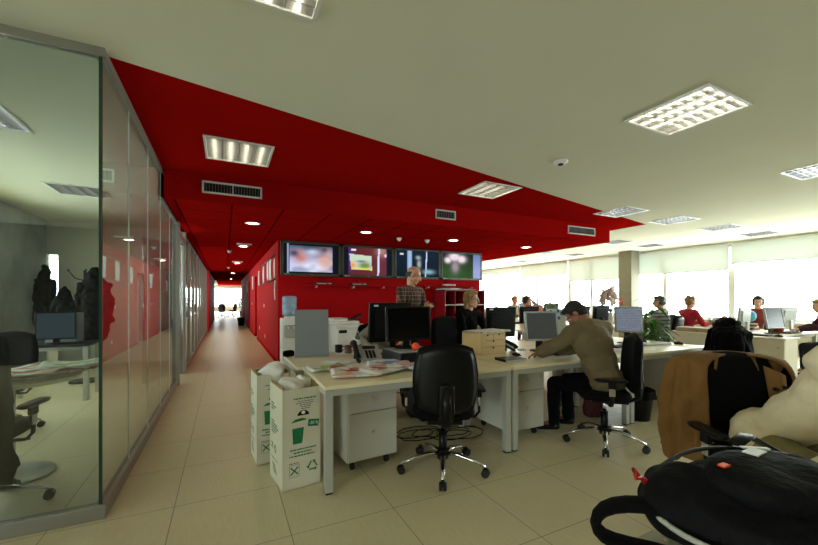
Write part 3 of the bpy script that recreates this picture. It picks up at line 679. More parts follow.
# ------------------------------------------------------------------ desks
def desk(x0, x1, yf, yb, label, grp, flip=False, legs=True):
    w, d = x1-x0, abs(yb-yf); s = 1 if yb > yf else -1
    r = thing('office_desk', label, 'desk', ((x0+x1)/2, (yf+yb)/2, 0), 0 if s > 0 else PI, grp)
    b = MB(); b.box((0, 0, .727), (w-.004, d-.004, .026), DESK); b.build('desktop', r, bevel=.004)
    b = MB(); b.box((0, -d/2+.03, .69), (w-.1, .03, .046), GREYM); b.box((0, d/2-.06, .69), (w-.1, .03, .046), GREYM); b.build('frame_rail', r, bevel=.002)
    for sx in (-1, 1):
        b = MB(); X = sx*(w/2-.035)
        b.box((X, -d/2+.04, .362), (.055, .055, .7), GREYM); b.box((X, -d/2+.04, .006), (.05, .05, .012), BLACKP); b.build('leg', r, bevel=.004)
        b = MB(); b.box((X, d/2-.06, .362), (.055, .055, .7), GREYM); b.box((X, d/2-.06, .006), (.05, .05, .012), BLACKP); b.build('leg', r, bevel=.004)
        b = MB(); b.box((X, 0, .69), (.05, d-.1, .046), GREYM); b.build('side_rail', r, bevel=.002)
    return r
G1 = 'desks of the front double row'
desk(.6, 2.23, 2.5, 3.3, 'pale birch desk spread with newspapers, nearest the white boxes', G1)
desk(2.24, 3.84, 2.5, 3.3, 'pale desk with the wooden drawer box, between the two front chairs', G1)
desk(3.85, 5.44, 2.5, 3.3, 'pale desk with keyboard and phone at the right end of the front row', G1)
desk(.55, 2.18, 4.1, 3.31, 'pale desk behind the newspapers holding the grey metal panel', G1)
desk(2.19, 3.79, 4.1, 3.31, 'pale desk at which the woman with glasses sits', G1)
desk(3.8, 5.44, 4.1, 3.31, 'pale desk at the back right of the double row, by the leafy plant', G1)
def pedestal(x, y, label, rz=0, w=.42, d=.55, h=.585):
    r = thing('drawer_pedestal', label, 'drawers', (x, y, 0), rz, 'grey drawer pedestals under the desks')
    b = MB(); b.box((0, .01, .075+h/2-.02), (w, d-.02, h-.04), DRAWER); b.build('body', r, bevel=.004)
    for z, hh in ((.075+h*.84-.03, h*.27), (.075+h*.35-.01, h*.62)):
        b = MB(); b.box((0, -d/2+.004, z), (w-.006, .02, hh), DRAWER); dr = b.build('drawer', r, bevel=.003)
        b = MB(); b.cyl((0, -d/2-.005, z+.02), (0, -d/2-.022, z+.02), .013, SILVER); b.build('knob', dr)
    b = MB(); b.cyl((w/2-.04, -d/2-.005, h-.02), (w/2-.04, -d/2-.012, h-.02), .01, SILVER, n=10); b.build('lock', r)
    for sx in (-1, 1):
        for sy in (-1, 1):
            b = MB(); b.cyl((sx*(w/2-.06)-.012, sy*(d/2-.07), .03), (sx*(w/2-.06)+.012, sy*(d/2-.07), .03), .03, RUBBER, n=16); b.box((sx*(w/2-.06), sy*(d/2-.07), .05), (.03, .03, .03), BLACKP); b.build('caster', r)
    return r
pedestal(1.02, 3.03, 'grey drawer pedestal on casters left of the near black chair', R(5))
pedestal(2.6, 2.99, 'grey drawer pedestal between the desk legs, behind the near black chair', 0)
pedestal(5.16, 3.02, 'grey drawer pedestal under the right end of the front row, by the black bin')
pedestal(4.55, 3.75, 'grey drawer pedestal under the back desk near the leafy plant', PI)

# ------------------------------------------------------------------ monitors, keyboards, phones
t = NT('spreadsheet_screen', .2); l1 = t.line(t.Z, 0, .022, .005); a = t.noise(25, 2, (1, 1, 3)); cc = t.mix(t.op('MULTIPLY', l1, t.op('GREATER_THAN', a, .45)), 'B8C4D8', '6A7488'); t.color('0') if 0 else None
t.b.inputs['Base Color'].default_value = (.02, .02, .02, 1); t.nt.links.new(cc, t.b.inputs['Emission Color']); t.b.inputs['Emission Strength'].default_value = .12; SHEET = t.m
def flatscr(name, c, s):
    m = mat(name, '101010', .2, emit=c, estr=s); return m
SCRG = flatscr('grey_lit_screen', '8C9088', .05)
def monitor(loc, rz, label, w=.42, h=.34, bez=BLACKP, scr=SCR_OFF, z0=.12, tilt=-4, back=None, badge=False, grp='computer monitors', bz=.018):
    r = thing('computer_monitor', label, 'monitor', loc, rz, grp); back = back or bez
    X = T(0, 0, z0+h/2) @ RX(R(tilt))
    b = MB(); b.box((0, .012, 0), (w, .028, h), bez, X=X); b.box((0, .035, -.01), (w*.75, .03, h*.7), back, X=X); b.build('casing', r, bevel=.006)
    b = MB(); b.box((0, -.0025, 0), (w-2*bz, .003, h-2*bz), scr, X=X); b.build('screen', r)
    b = MB()
    for s in (-1, 1): b.box((s*(w/2-bz/2), -.006, 0), (bz, .012, h), bez, X=X); b.box((0, -.006, s*(h/2-bz/2)), (w, .012, bz), bez, X=X)
    b.build('bezel', r, bevel=.003)
    b = MB(); b.box((0, .06, z0/2+.03), (.07, .03, z0+.1), back); b.build('stand_neck', r, bevel=.004)
    b = MB(); b.prism([(.12*math.cos(a*PI/12), .04+.09*math.sin(a*PI/12)) for a in range(24)], 0, .014, back); b.build('stand_base', r, bevel=.003)
    if badge: b = MB(); b.box((w*.36, .029, h*.43), (.05, .004, .018), WHITEP, X=X); b.box((-w*.2, .052, -h*.26), (.04, .003, .015), WHITEP, X=X); b.build('sticker', r)
    return r
def keyboard(loc, rz, label, m=BLACKP, km=DGREY):
    r = thing('keyboard', label, 'keyboard', loc, rz, 'computer keyboards')
    b = MB(); b.box((0, 0, .01), (.44, .15, .018), m); b.build('case', r, bevel=.004)
    b = MB()
    for j in range(5):
        for i in range(18): b.box((-.2+i*.0235, -.055+j*.026, .022), (.019, .02, .008), km)
    b.build('keys', r); return r
def mouse(loc, rz, label, m=BLACKP):
    r = thing('computer_mouse', label, 'mouse', loc, rz); b = MB(); b.sph((0, 0, .012), (.032, .055, .022), m); b.box((0, 0, .004), (.055, .09, .008), m); b.build('shell', r); b = MB(); b.cyl((-.004, -.0, .03), (.004, 0, .03), .012, REDPL if m is BLACKP else GREYM, n=12); b.build('wheel', r); return r
def phone(loc, rz, label, body=SILVER, hs=BLACKP):
    r = thing('desk_phone', label, 'phone', loc, rz, 'desk phones')
    X = T(0, 0, .05) @ RX(R(28)); b = MB(); b.box((.02, 0, 0), (.18, .2, .025), body, X=X); b.box((0, .05, .03), (.15, .08, .06), body); b.build('base', r, bevel=.006)
    b = MB()
    for i in range(3):
        for j in range(4): b.box((.0+i*.028, -.07+j*.026, .016), (.018, .016, .008), DGREY, X=X)
    b.box((.03, .06, .015), (.1, .04, .006), DGREY, X=X); b.build('keypad', r)
    b = MB(); b.tube([X @ V((-.085, -.09, .035)), X @ V((-.085, -.06, .05)), X @ V((-.085, .06, .05)), X @ V((-.085, .09, .035))], [.03, .022, .022, .03], hs, n=10); b.build('handset', r, bevel=0)
    b = MB(); b.tube([V((-.085, -.1, .02))+V((.012*math.cos(k*1.3), -k*.004, .012*math.sin(k*1.3)+.002)) for k in range(24)], .003, hs, n=5); b.build('cord', r); return r
DT = .741
r = thing('desktop_computer', 'dark flat desktop computer lying on the desk under a black monitor', 'computer', (1.60, 3.22, DT), R(2))
b = MB(); b.box((0, 0, .055), (.42, .4, .1), mat('dark_computer_case', '2C2E2C', .4, .2)); b.build('case', r, bevel=.004)
b = MB(); b.box((0, -.203, .055), (.41, .008, .09), BLACKP); b.box((.08, -.208, .07), (.15, .004, .03), DGREY); b.box((-.15, -.208, .05), (.05, .004, .05), DGREY); b.build('front_panel', r)
b = MB(); b.box((0, 0, .107), (.4, .38, .004), SILVER); b.build('top_plate', r)
monitor((1.60, 3.26, DT+.111), R(-2), 'black widescreen monitor switched off, standing on the desktop computer', .47, .33, z0=.075, badge=False)
monitor((1.60, 3.72, DT), R(183), 'black monitor seen from behind with a white sticker, left of the plaid shirt', .5, .42, z0=.13, badge=True)
monitor((3.06, 3.66, DT), R(176), 'black monitor seen from behind, facing the woman with glasses', .43, .37, z0=.12, badge=True)
monitor((3.2, 3.12, DT), R(-16), 'silver-framed monitor with a grey picture in front of the olive jacket', .4, .33, bez=SILVER, scr=SCRG, back=DGREY, z0=.12, tilt=-8, bz=.02)
monitor((4.78, 3.15, DT), R(-38), 'silver-framed monitor showing a pale blue list, by the leafy plant', .34, .34, bez=SILVER, scr=SHEET, back=DGREY, z0=.15, tilt=-6, bz=.022)
b = MB(); b.sph((0, 0, .035), .035, ORANGE, 20); tag(b.build('ball', loc=(1.60, 3.12, DT+.111)), 'small orange ball at the foot of the black monitor', 'ball')
keyboard((1.72, 2.85, DT), R(3), 'black keyboard before the desktop computer')
keyboard((3.25, 2.85, DT), R(8), 'black keyboard under the silver-framed monitor, by the reaching hand')
keyboard((4.95, 2.93, DT), R(-8), 'pale grey keyboard at the right end of the front row', GREYM, WHITEP)
keyboard((4.35, 2.95, DT), R(5), 'black keyboard on the desk behind the turned black chair')
mouse((5.3, 2.82, DT), R(20), 'black mouse with a red wheel near the right desk end')
mouse((2.72, 3.0, DT), R(0), 'black mouse lying behind the dark book on the desk')
phone((1.22, 3.42, DT), R(-8), 'grey desk phone with black handset left of the desktop computer').scale = (1.25, 1.25, 1.25)
phone((2.9, 3.35, DT), R(55), 'dark desk phone just right of the wooden drawer box', DGREY)
phone((4.3, 3.2, DT), R(20), 'black desk phone behind the turned chair', DGREY)
phone((5.12, 3.28, DT), R(-35), 'dark desk phone with pale keypad beside the leafy plant', DGREY)
# wooden drawer box
r = thing('drawer_box', 'small birch desktop drawer box with dark notch pulls and papers on top', 'drawer box', (2.56, 3.34, DT), R(6))
b = MB(); w, d, hh = .36, .30, .23
for z in (.006, hh-.006): b.box((0, 0, z), (w, d, .012), WOOD)
for s in (-1, 1): b.box((s*(w/2-.006), 0, hh/2), (.012, d, hh), WOOD)
b.box((0, d/2-.004, hh/2), (w, .008, hh), WOOD); b.build('carcass', r, bevel=.001)
def dfront(x, z, ww, h2):
    b = MB(); b.box((x, -d/2+.006, z), (ww, .012, h2), WOOD); o = b.build('drawer', r, bevel=.001); b = MB(); b.cyl((x, -d/2-.001, z+h2/2-.008), (x, -d/2-.003, z+h2/2-.008), .011, BLACKP, n=14); b.build('notch_pull', o)
dfront(0, .045, w-.028, .064); dfront(0, .115, w-.028, .064); dfront(-.083, .183, .162, .062); dfront(.083, .183, .162, .062)
b = MB()
for k in range(3): b.surf(lambda u, v: V(((u-.5)*.44+.03, (v-.5)*.3, .002+k*.003+.012*max(0, u-.8)*k)), 8, 6, PAPER if k != 1 else PAGE)
o = b.build('paper_sheets', loc=(2.58, 3.33, DT+.231), rz=R(10)); o.modifiers.new('t', 'SOLIDIFY').thickness = .002; tag(o, 'loose white sheets lying on the wooden drawer box', 'papers')
b = MB(); b.box((0, 0, .01), (.24, .17, .018), PAPER); b.box((0, 0, .02), (.245, .175, .004), DGREY); b.box((-.12, 0, .01), (.006, .175, .024), DGREY); tag(b.build('book', loc=(2.47, 2.8, DT), rz=R(-6)), 'closed dark book on the desk before the wooden drawer box', 'book')
papers(3.0, 2.75, DT, 3, .3, .21, 'thin white sheets on the desk by the reaching hand', .2, spread=.05)
papers(2.45, 3.78, DT, 8, .21, .3, 'pile of papers on the back desk left of the wooden drawer box', 1.2, spread=.04)
papers(1.2, 3.95, DT, 3, .3, .21, 'white sheets on the back desk beside the water bottle', .3, spread=.05)
papers(4.1, 2.8, DT, 3, .3, .21, 'white sheets on the desk behind the turned black chair', .1, spread=.03)
# standing grey metal panel
r = thing('document_stand', 'light grey metal panel stand with papers leaning behind it', 'document stand', (.79, 3.83, DT), R(-6))
b = MB(); b.box((0, -.0, .245), (.33, .004, .47), mat('grey_metal_panel', '8C9296', .4, .2), X=RX(R(-3))); b.box((0, .06, .003), (.33, .16, .005), GREYM); b.build('panel', r, bevel=.001)
b = MB(); b.prism([(0, 0), (.14, 0), (.02, .42)], -.002, .002, PAPER, X=T(.155, .01, .01) @ RZ(PI/2) @ RX(PI/2)); b.prism([(0, 0), (.12, 0), (.03, .2)], -.002, .002, CARDB, X=T(.17, .03, .01) @ RZ(PI/2) @ RX(PI/2)); b.build('leaning_sheets', r)
b = MB(); b.lathe([(.02, 0), (.025, .09), (.024, .09), (.018, .004)], (0, 0, 0), WHITEP, 18); tag(b.build('paper_cup', loc=(.72, 3.98, DT)), 'white plastic cup behind the grey metal panel', 'cup')
b = MB(); b.pad(.12, .07, .06, BLACKC, X=T(0, 0, .035)); tag(b.build('stapler', loc=(.58, 3.95, DT), rz=.4), 'small black object at the far left desk corner', 'desk item')
for i, (x, y, m_, l) in enumerate(((1.11, 3.99, DGREY, 'dark mug behind the grey metal panel, at its right'), (1.19, 3.9, mat('brown_glaze', '4A2A16', .3), 'brown mug between the grey panel and the water bottle'))):
    r = thing('mug', l, 'mug', (x, y, DT), 0, 'mugs beside the grey panel'); b = MB(); b.lathe([(.035, 0), (.04, .01), (.04, .09), (.036, .09), (.034, .01)], (0, 0, 0), m_, 20); b.build('cup', r); b = MB(); b.tube([(.038, 0, .075), (.065, 0, .065), (.068, 0, .04), (.038, 0, .025)], .006, m_, n=8); b.build('handle', r)
# bottle
r = thing('water_bottle', 'clear plastic water bottle with a pale cap on the back desk', 'bottle', (1.32, 3.98, DT))
b = MB(); b.lathe([(.03, 0), (.034, .01), (.034, .06), (.031, .07), (.034, .08), (.034, .14), (.03, .165), (.014, .2), (.013, .215)], (0, 0, 0), CLEAR, 24); b.build('body', r)
b = MB(); b.lathe([(.015, .213), (.015, .235), (0, .236)], (0, 0, 0), mat('pale_blue_cap', '9CB4CC', .4), 16); b.build('cap', r); b = MB(); b.cyl((0, 0, .085), (0, 0, .135), .0345, mat('bottle_label', 'C8CEC8', .5), n=24, caps=False); b.build('label', r)
# newspapers
def newsm(name, c1, c2, c3):
    t = NT(name, .7); cols = t.line(t.X, 0, .055, .006); ln = t.line(t.Y, 0, .008, .003)
    v = t.nt.nodes.new('ShaderNodeTexVoronoi'); v.inputs['Scale'].default_value = 8; v.distance = 'CHEBYCHEV'; t.nt.links.new(t.tc.outputs['Object'], v.inputs['Vector'])
    sp = t.nt.nodes.new('ShaderNodeSeparateColor'); t.nt.links.new(v.outputs['Color'], sp.inputs[0])
    txt = t.mix(t.op('MULTIPLY', ln, .45), 'E6E4DC', '5E5E5A'); txt = t.mix(cols, txt, 'E8E6DE')
    pic = t.mix(t.noise(18, 3), c1, c2); pic2 = t.mix(t.noise(26, 3), c3, 'D8D0C0')
    c = t.mix(t.op('GREATER_THAN', sp.outputs[0], .42), txt, pic); c = t.mix(t.op('GREATER_THAN', sp.outputs[1], .68), c, pic2); t.color(c); return t.m
N1 = newsm('newspaper_warm', 'C8302A', '7A5A3A', 'D88A5A'); N2 = newsm('newspaper_blue', '1E62B8', '6AA8D8', 'B04030'); N3 = newsm('newspaper_green', '7AA84A', 'A8C070', '4A7A30'); N4 = newsm('newspaper_plain', '8A8A86', 'C0583A', 'A8A49A')
def newspaper(x, y, rz, w, l, m, label, z=DT, k=2, cur=.012, grp='newspapers on the front desk'):
    b = MB()
    for q in range(k):
        def f(u, v):
            X_, Y_ = (u-.5)*w, (v-.5)*l
            return V((X_+q*.006, Y_-q*.004, .003+q*.005 + cur*abs(math.sin((u-.5)*PI*1.0))**3 * (.5+.5*math.sin(v*5+x*20)) + .004*noise.noise(V((X_*8+x*9, Y_*8, q)))+.003))
        b.surf(f, 18, 14, m)
    o = b.build('newspaper', loc=(x, y, z), rz=rz); o.modifiers.new('t', 'SOLIDIFY').thickness = .002; return tag(o, label, 'newspaper', grp)
newspaper(.76, 3.12, R(8), .3, .24, N3, 'green-topped magazine at the back left desk corner', z=DT, k=3)
newspaper(.92, 2.88, R(-12), .36, .46, N1, 'reddish newspaper nearest the left desk edge', z=DT+.006, k=3)
newspaper(1.12, 2.8, R(24), .34, .3, N4, 'plain open newspaper between the reddish and the blue one', z=DT+.02, k=2)
newspaper(1.26, 2.98, R(-20), .36, .38, N2, 'open newspaper with a large blue picture', z=DT+.03, k=2)
newspaper(1.5, 2.82, R(12), .34, .3, N4, 'newspaper nearest the black keyboard, pages curling', z=DT+.012, k=3)
papers(.98, 3.46, DT, 2, .2, .28, 'white sheet beside the grey desk phone', .5, spread=.03)
# pinboard-like document holder with colourful slips, little red boxes
r = thing('document_holder', 'white upright board with small blue, red and green slips stuck on it', 'board', (3.9, 3.55, DT), R(-20))
b = MB(); b.box((0, 0, .24), (.26, .012, .44), WHITEP); b.box((0, .03, .006), (.2, .12, .012), WHITEP); b.build('board', r, bevel=.003)
for i, (x, z, m_) in enumerate(((-.08, .42, BLUEPL), (-.03, .41, BLUEPL), (.02, .43, BLUEPL), (.07, .4, BLUEPL), (-.05, .36, REDPL), (.03, .34, BLUEPL), (-.08, .12, GREENI), (-.02, .1, REDPL), (.05, .05, GREENI), (-.1, .04, GREENI))):
    b = MB(); b.box((x, -.008, z), (.035, .003, .04), m_); b.build('slip', r)
for i, (x, y, c, l) in enumerate(((3.62, 3.52, REDPL, 'small red carton behind the silver-framed monitor, the left one'), (3.74, 3.58, TERRA, 'small orange-red carton behind the silver-framed monitor, the right one'))):
    b = MB(); b.box((0, 0, .035), (.09, .07, .07), c); b.box((0, -.036, .04), (.06, .002, .03), WOOD); tag(b.build('carton', loc=(x, y, DT), rz=.2, bevel=.002), l, 'carton')
# small clutter by the woman
for i in range(4):
    pass
r = thing('pen_cup', 'dark pen cup with pens beside the board of coloured slips', 'pen cup', (3.86, 3.38, DT)); b = MB(); b.lathe([(.035, 0), (.04, .1), (.037, .1), (.032, .004)], (0, 0, 0), DGREY, 18); b.build('cup', r)
for k in range(5): b = MB(); a = k*1.3; b.cyl((.01*math.cos(a), .01*math.sin(a), .01), (.035*math.cos(a), .035*math.sin(a), .17), .004, [BLUEPL, REDPL, BLACKP, GREENI, WHITEP][k], n=8); b.build('pen', r)
# cables under the desks
for i, (x, y, l) in enumerate(((1.75, 3.25, 'loops of black cable on the floor under the newspaper desk'), (2.05, 3.1, 'black cable coil on the floor behind the near chair'))):
    b = MB(); rr = random.Random(i); pts = []
    for k in range(40): a = k*.5; q = .12+.06*math.sin(k*.37+i); pts.append((q*1.7*math.cos(a), q*math.sin(a), .008+.003*(k % 5)))
    b.tube(pts, .005, BLACKP, n=6); tag(b.build('cable', loc=(x, y, 0)), l, 'cable')
r = thing('computer_tower', 'dark computer tower on the floor under the newspaper desk', 'computer', (2.0, 3.75, 0)); b = MB(); b.box((0, 0, .22), (.2, .42, .42), DGREY); b.build('case', r, bevel=.006); b = MB(); b.box((0, -.214, .22), (.19, .01, .4), BLACKP); b.box((0, -.22, .36), (.15, .004, .04), DGREY); b.build('front_panel', r)
# black bin, red bag
r = thing('wastebasket', 'black wastebasket lined with a bag, right of the turned black chair', 'bin', (4.12, 2.62, 0)); b = MB(); b.lathe([(.125, 0), (.165, .31), (.172, .32), (.16, .315), (.12, .015)], (0, 0, 0), BLACKP, 28); b.build('body', r)
b = MB(); b.surf(lambda u, v: V(((.168+.016*v+.006*math.sin(u*40))*math.cos(u*2*PI), (.168+.016*v+.006*math.sin(u*40))*math.sin(u*2*PI), .335-.09*v)), 60, 4, BLACKC, closed_u=True); b.build('bin_liner', r)
b = MB(); b.pad(.28, .24, .14, mat('dark_red_cloth', '3E060B', .8, bump=.3), wr=.02, X=T(0, 0, .12)); o = b.build('cloth_bag', loc=(3.72, 2.85, 0)); tag(o, 'dark red cloth bag on the floor under the desk behind the chair', 'bag')

# ------------------------------------------------------------------ recycling boxes
def cbox(loc, rz, label, w=.27, d=.33, h=.7, detail=True):
    r = thing('cardboard_box', label, 'box', loc, rz, 'tall white paper recycling boxes')
    b = MB(); tt = .005
    b.box((0, -d/2+tt/2, h/2), (w, tt, h), CARD); b.box((0, d/2-tt/2, h/2), (w, tt, h), CARD); b.box((-w/2+tt/2, 0, h/2), (tt, d, h), CARD); b.box((w/2-tt/2, 0, h/2), (tt, d, h), CARD); b.box((0, 0, .004), (w, d, .008), CARD)
    b.build('carton', r)
    for s in (-1, 1):
        b = MB(); b.box((0, 0, -.05), (.004, d-.02, .1), CARDB, X=T(s*(w/2-.01), 0, h+.0) @ RY(R(s*8)) @ T(0, 0, .02)); b.build('flap', r)
    F = T(0, -d/2-.0012, 0) @ RX(PI/2); Z = lambda x, z: T(x, -d/2-.0012, z) @ RX(PI/2)
    b = MB(); rr = random.Random(3)
    def line(x0, x1, z, hh, m, X0):
        x = x0
        while x < x1:
            l = rr.uniform(.008, .024); b.prism([(x, z), (min(x+l, x1), z), (min(x+l, x1), z+hh), (x, z+hh)], 0, .001, m, X=X0); x += l+rr.uniform(.003, .006)
    line(-.06, .1, .625, .009, GREENI, F)
    for i, (a, c) in enumerate(((-.03, .08), (-.045, .085), (-.02, .065), (-.01, .06), (-.005, .055))): line(a, c, .607-i*.013, .005, GREYI, F)
    b.build('printed_heading', r); b = MB()
    line(-.085, .1, .27, .009, GREENI, F); line(-.06, .07, .248, .009, GREENI, F); line(-.09, .09, .226, .009, GREENI, F)
    b.build('printed_text', r)
    b = MB(); b.prism([(-.065, .315), (.0, .315), (.012, .425), (-.07, .425)], 0, .001, GREENI, X=F); b.prism([(-.08, .465), (.03, .475), (.03, .482), (-.0, .492), (-.05, .487)], 0, .001, GREENI, X=F); b.build('bin_symbol', r)
    b = MB(); b.prism([(.04, .425), (.115, .415), (.125, .465), (.045, .475)], 0, .001, GREENI, X=F); o = b.build('discount_tag', r); b = MB(); b.text('-30 %', .03, WHITEP, Z(.082, .445) @ T(0, 0, .0012) @ RZ(R(-6))); b.build('tag_lettering', o)
    b = MB(); b.prism([(.008+.042*math.cos(a*PI/10), .51+.036*math.sin(a*PI/10)) for a in range(11)], 0, .001, BLACKP, X=F); b.prism([(.008+.014*math.cos(a*PI/8), .53+.012*math.sin(a*PI/8)) for a in range(16)], .001, .0015, PAPER, X=F); b.build('hand_hole', r)
    b = MB()
    for s in (-1, 1): b.box((0, 0, 0), (.075, .009, .001), GREENI, X=Z(-.055, .13) @ RZ(R(45*s)))
    for s in (-1, 1): b.box((0, s*.042, 0), (.07, .002, .001), GREYI, X=Z(-.055, .13)); b.box((s*.035, 0, 0), (.002, .08, .001), GREYI, X=Z(-.055, .13))
    line(-.09, -.02, .18, .005, GREYI, F); b.build('cross_symbol', r)
    b = MB()
    for k in range(3):
        X = Z(.075, .14) @ RZ(k*2*PI/3)
        b.prism([(-.028, -.03), (.018, -.03), (.018, -.04), (.032, -.024), (.018, -.01), (.018, -.02), (-.022, -.02)], 0, .001, GREENI, X=X)
    b.build('recycling_arrows', r)
    # left side print
    b = MB(); SX = T(-w/2-.0012, 0, 0) @ RZ(-PI/2) @ RX(PI/2)
    for i, (a, c, z) in enumerate(((.05, .12, .56), (.0, .12, .54), (.05, .12, .52), (.04, .12, .43), (-.03, .12, .41), (-.06, .12, .39), (-.02, .12, .37), (.02, .12, .35))): line(-c, -a, z, .009, GREENI, SX)
    b.build('side_text', r)
    b = MB()
    for s in (-1, 1): b.box((0, 0, 0), (.06, .008, .001), GREENI, X=SX @ T(-.1, .25, 0) @ RZ(R(45*s)))
    for k in range(3): b.prism([(-.02, -.022), (.014, -.022), (.014, -.03), (.024, -.018), (.014, -.008), (.014, -.015), (-.016, -.015)], 0, .001, GREENI, X=SX @ T(-.02, .24, 0) @ RZ(k*2*PI/3))
    line(-.12, .05, .16, .005, GREENI, SX)
    for k in range(5): line(-.1+.01*k, -.02+.01*k, .12-.014*k, .006, GREYI, SX)
    b.build('side_symbols', r); return r
cbox((.465, 2.87, 0), R(8), 'front tall white cardboard recycling box with a green bin printed on it', w=.27, d=.34, h=.70)
cbox((.34, 3.38, 0), R(5), 'rear tall white cardboard recycling box, half hidden by the front one', w=.25, d=.31, h=.715)
def crumple(loc, r_, seed, label, m=PAPER, sc=(1, 1, .6)):
    b = MB(); b.sph((0, 0, 0), (r_*sc[0], r_*sc[1], r_*sc[2]), m, 28)
    for v in b.bm.verts: v.co += v.co.normalized()*(.45*r_*noise.noise(v.co*9/r_*.12+V((seed, 0, 0))))
    return tag(b.build('crumpled_paper', loc=loc), label, 'paper', 'paper in the recycling boxes')
crumple((.44, 2.87, .69), .10, 1, 'folded white paper bulging from the front recycling box', sc=(1, 1.3, .6)); crumple((.36, 3.33, .73), .095, 5, 'rounded white paper roll on top of the rear recycling box', sc=(1.1, 1.4, .6))
crumple((.53, 2.93, .69), .07, 9, 'second white paper wad at the right of the front recycling box', sc=(.8, 1.4, .7))
# ------------------------------------------------------------------ office chairs
def office_chair(loc, rz, label, arms=True, chromebase=True, fab=BLACKF, tilt=6, bw=.48, bh=.54, spin=.3, sz=.46, shell=BLACKP):
    r = thing('office_chair', label, 'chair', loc, rz, 'black swivel office chairs')
    b = MB(); b.pad(.48, .46, .09, fab, k=.3, X=T(0, .02, sz) @ RX(PI/2), puff=.6); b.build('seat', r)
    b = MB(); b.box((0, -.02, sz-.055), (.26, .3, .03), BLACKP); b.cyl((.1, 0, sz-.06), (.26, .02, sz-.065), .008, BLACKP, n=8); b.build('seat_mechanism', r, bevel=.006)
    BX = T(0, -.24, sz+.28) @ RX(R(tilt)); b = MB(); b.pad(bw, bh, .075, fab, k=.3, bend=.035, X=BX, puff=.6, taper=-.03); b.build('backrest', r)
    b = MB(); b.pad(bw-.03, bh-.04, .03, shell, k=.3, bend=.035, X=BX @ T(0, -.03, 0), taper=-.03); b.pad(.12, .3, .03, shell, k=.25, X=BX @ T(0, -.055, -.16)); b.build('back_shell', r)
    b = MB(); b.tube([(0, -.08, sz-.06), (0, -.2, sz-.07), (0, -.29, sz-.03), (0, -.31, sz+.1), BX @ V((0, -.055, -.05))], [.03, .032, .035, .034, .025], BLACKP, n=10, flat=.5); b.build('back_support', r)
    b = MB(); b.cyl((0, 0, .12), (0, 0, .30), .032, BLACKP); b.cyl((0, 0, .3), (0, 0, sz-.06), .018, CHROME); b.cyl((0, 0, .09), (0, 0, .16), .045, BLACKP); b.build('gas_column', r)
    for k in range(5):
        a = spin + k*2*PI/5; ca, sa = math.cos(a), math.sin(a)
        b = MB(); b.tube([(ca*.03, sa*.03, .13), (ca*.12, sa*.12, .135), (ca*.24, sa*.24, .11), (ca*.335, sa*.335, .075)], [.026, .024, .02, .016], CHROME if chromebase else BLACKP, n=10, flat=.6)
        lg = b.build('base_leg', r)
        b = MB(); px, py = ca*.335, sa*.335; q = (-sa, ca)
        for s in (-1, 1): b.cyl((px+q[0]*s*.008, py+q[1]*s*.008, .03), (px+q[0]*s*.026, py+q[1]*s*.026, .03), .029, RUBBER, n=16)
        b.sph((px, py, .045), (.026, .026, .022), BLACKP, 12); b.build('caster', lg)
    if arms:
        for s in (-1, 1):
            b = MB(); b.tube([(s*.1, 0, sz-.06), (s*.25, 0, sz-.06), (s*.285, 0, sz-.02), (s*.285, -.0, sz+.12)], .02, BLACKP, n=10, flat=.5); b.box((s*.285, 0, sz+.09), (.022, .05, .12), CHROME); b.box((s*.285, 0, sz+.125), (.03, .06, .06), BLACKP); b.build('arm_support', r, bevel=.004)
            b = MB(); b.pad(.075, .27, .03, BLACKP, k=.25, X=T(s*.285, .01, sz+.165) @ RX(PI/2)); b.build('armrest', r)
    return r
office_chair((1.53, 2.51, 0), R(-26), 'black swivel chair with its back to the viewer, at the newspaper desk', spin=R(48.5), sz=.47)
office_chair((3.14, 2.3, 0), R(48), 'black swivel chair turned sideways behind the person in the olive jacket', spin=R(26), sz=.47, tilt=3)
office_chair((1.78, 4.5, 0), PI, 'black chair of the person hidden behind the black monitors', spin=.4)
office_chair((2.98, 4.52, 0), R(188), 'broad black chair behind the woman with glasses', spin=.9, bw=.6, bh=.6, sz=.5)
office_chair((4.88, 2.37, 0), R(35), 'black chair under the black hooded jacket', spin=.2, sz=.46)
office_chair((2.54, .937, 0), R(148), 'black chair under the tan jacket in the right foreground', spin=.5, sz=.47, bw=.5)
office_chair((-1.38, 3.24, 0), R(-8), 'black chair inside the glass room at the left picture edge', spin=.3, sz=.5, bw=.52, bh=.6)
office_chair((-2.05, 5.15, 0), R(170), 'black chair with chrome feet behind the round newspaper table', spin=.9, sz=.44)
office_chair((7.82, 4.42, 0), R(10), 'dark chair of the person in the grey striped jersey', spin=.3, arms=False)
office_chair((8.72, 4.5, 0), R(-120), 'dark grey chair of the person in the red jumper', spin=.3, arms=False, fab=mat('grey_chair_fabric', '3A3A3A', .9))
office_chair((10.3, 3.95, 0), R(90), 'dark chair of the person beside the teal cushion', spin=.3, arms=False)
office_chair((9.25, 2.38, 0), R(30), 'dark chair of the person with maroon sleeves', spin=.3, arms=False)

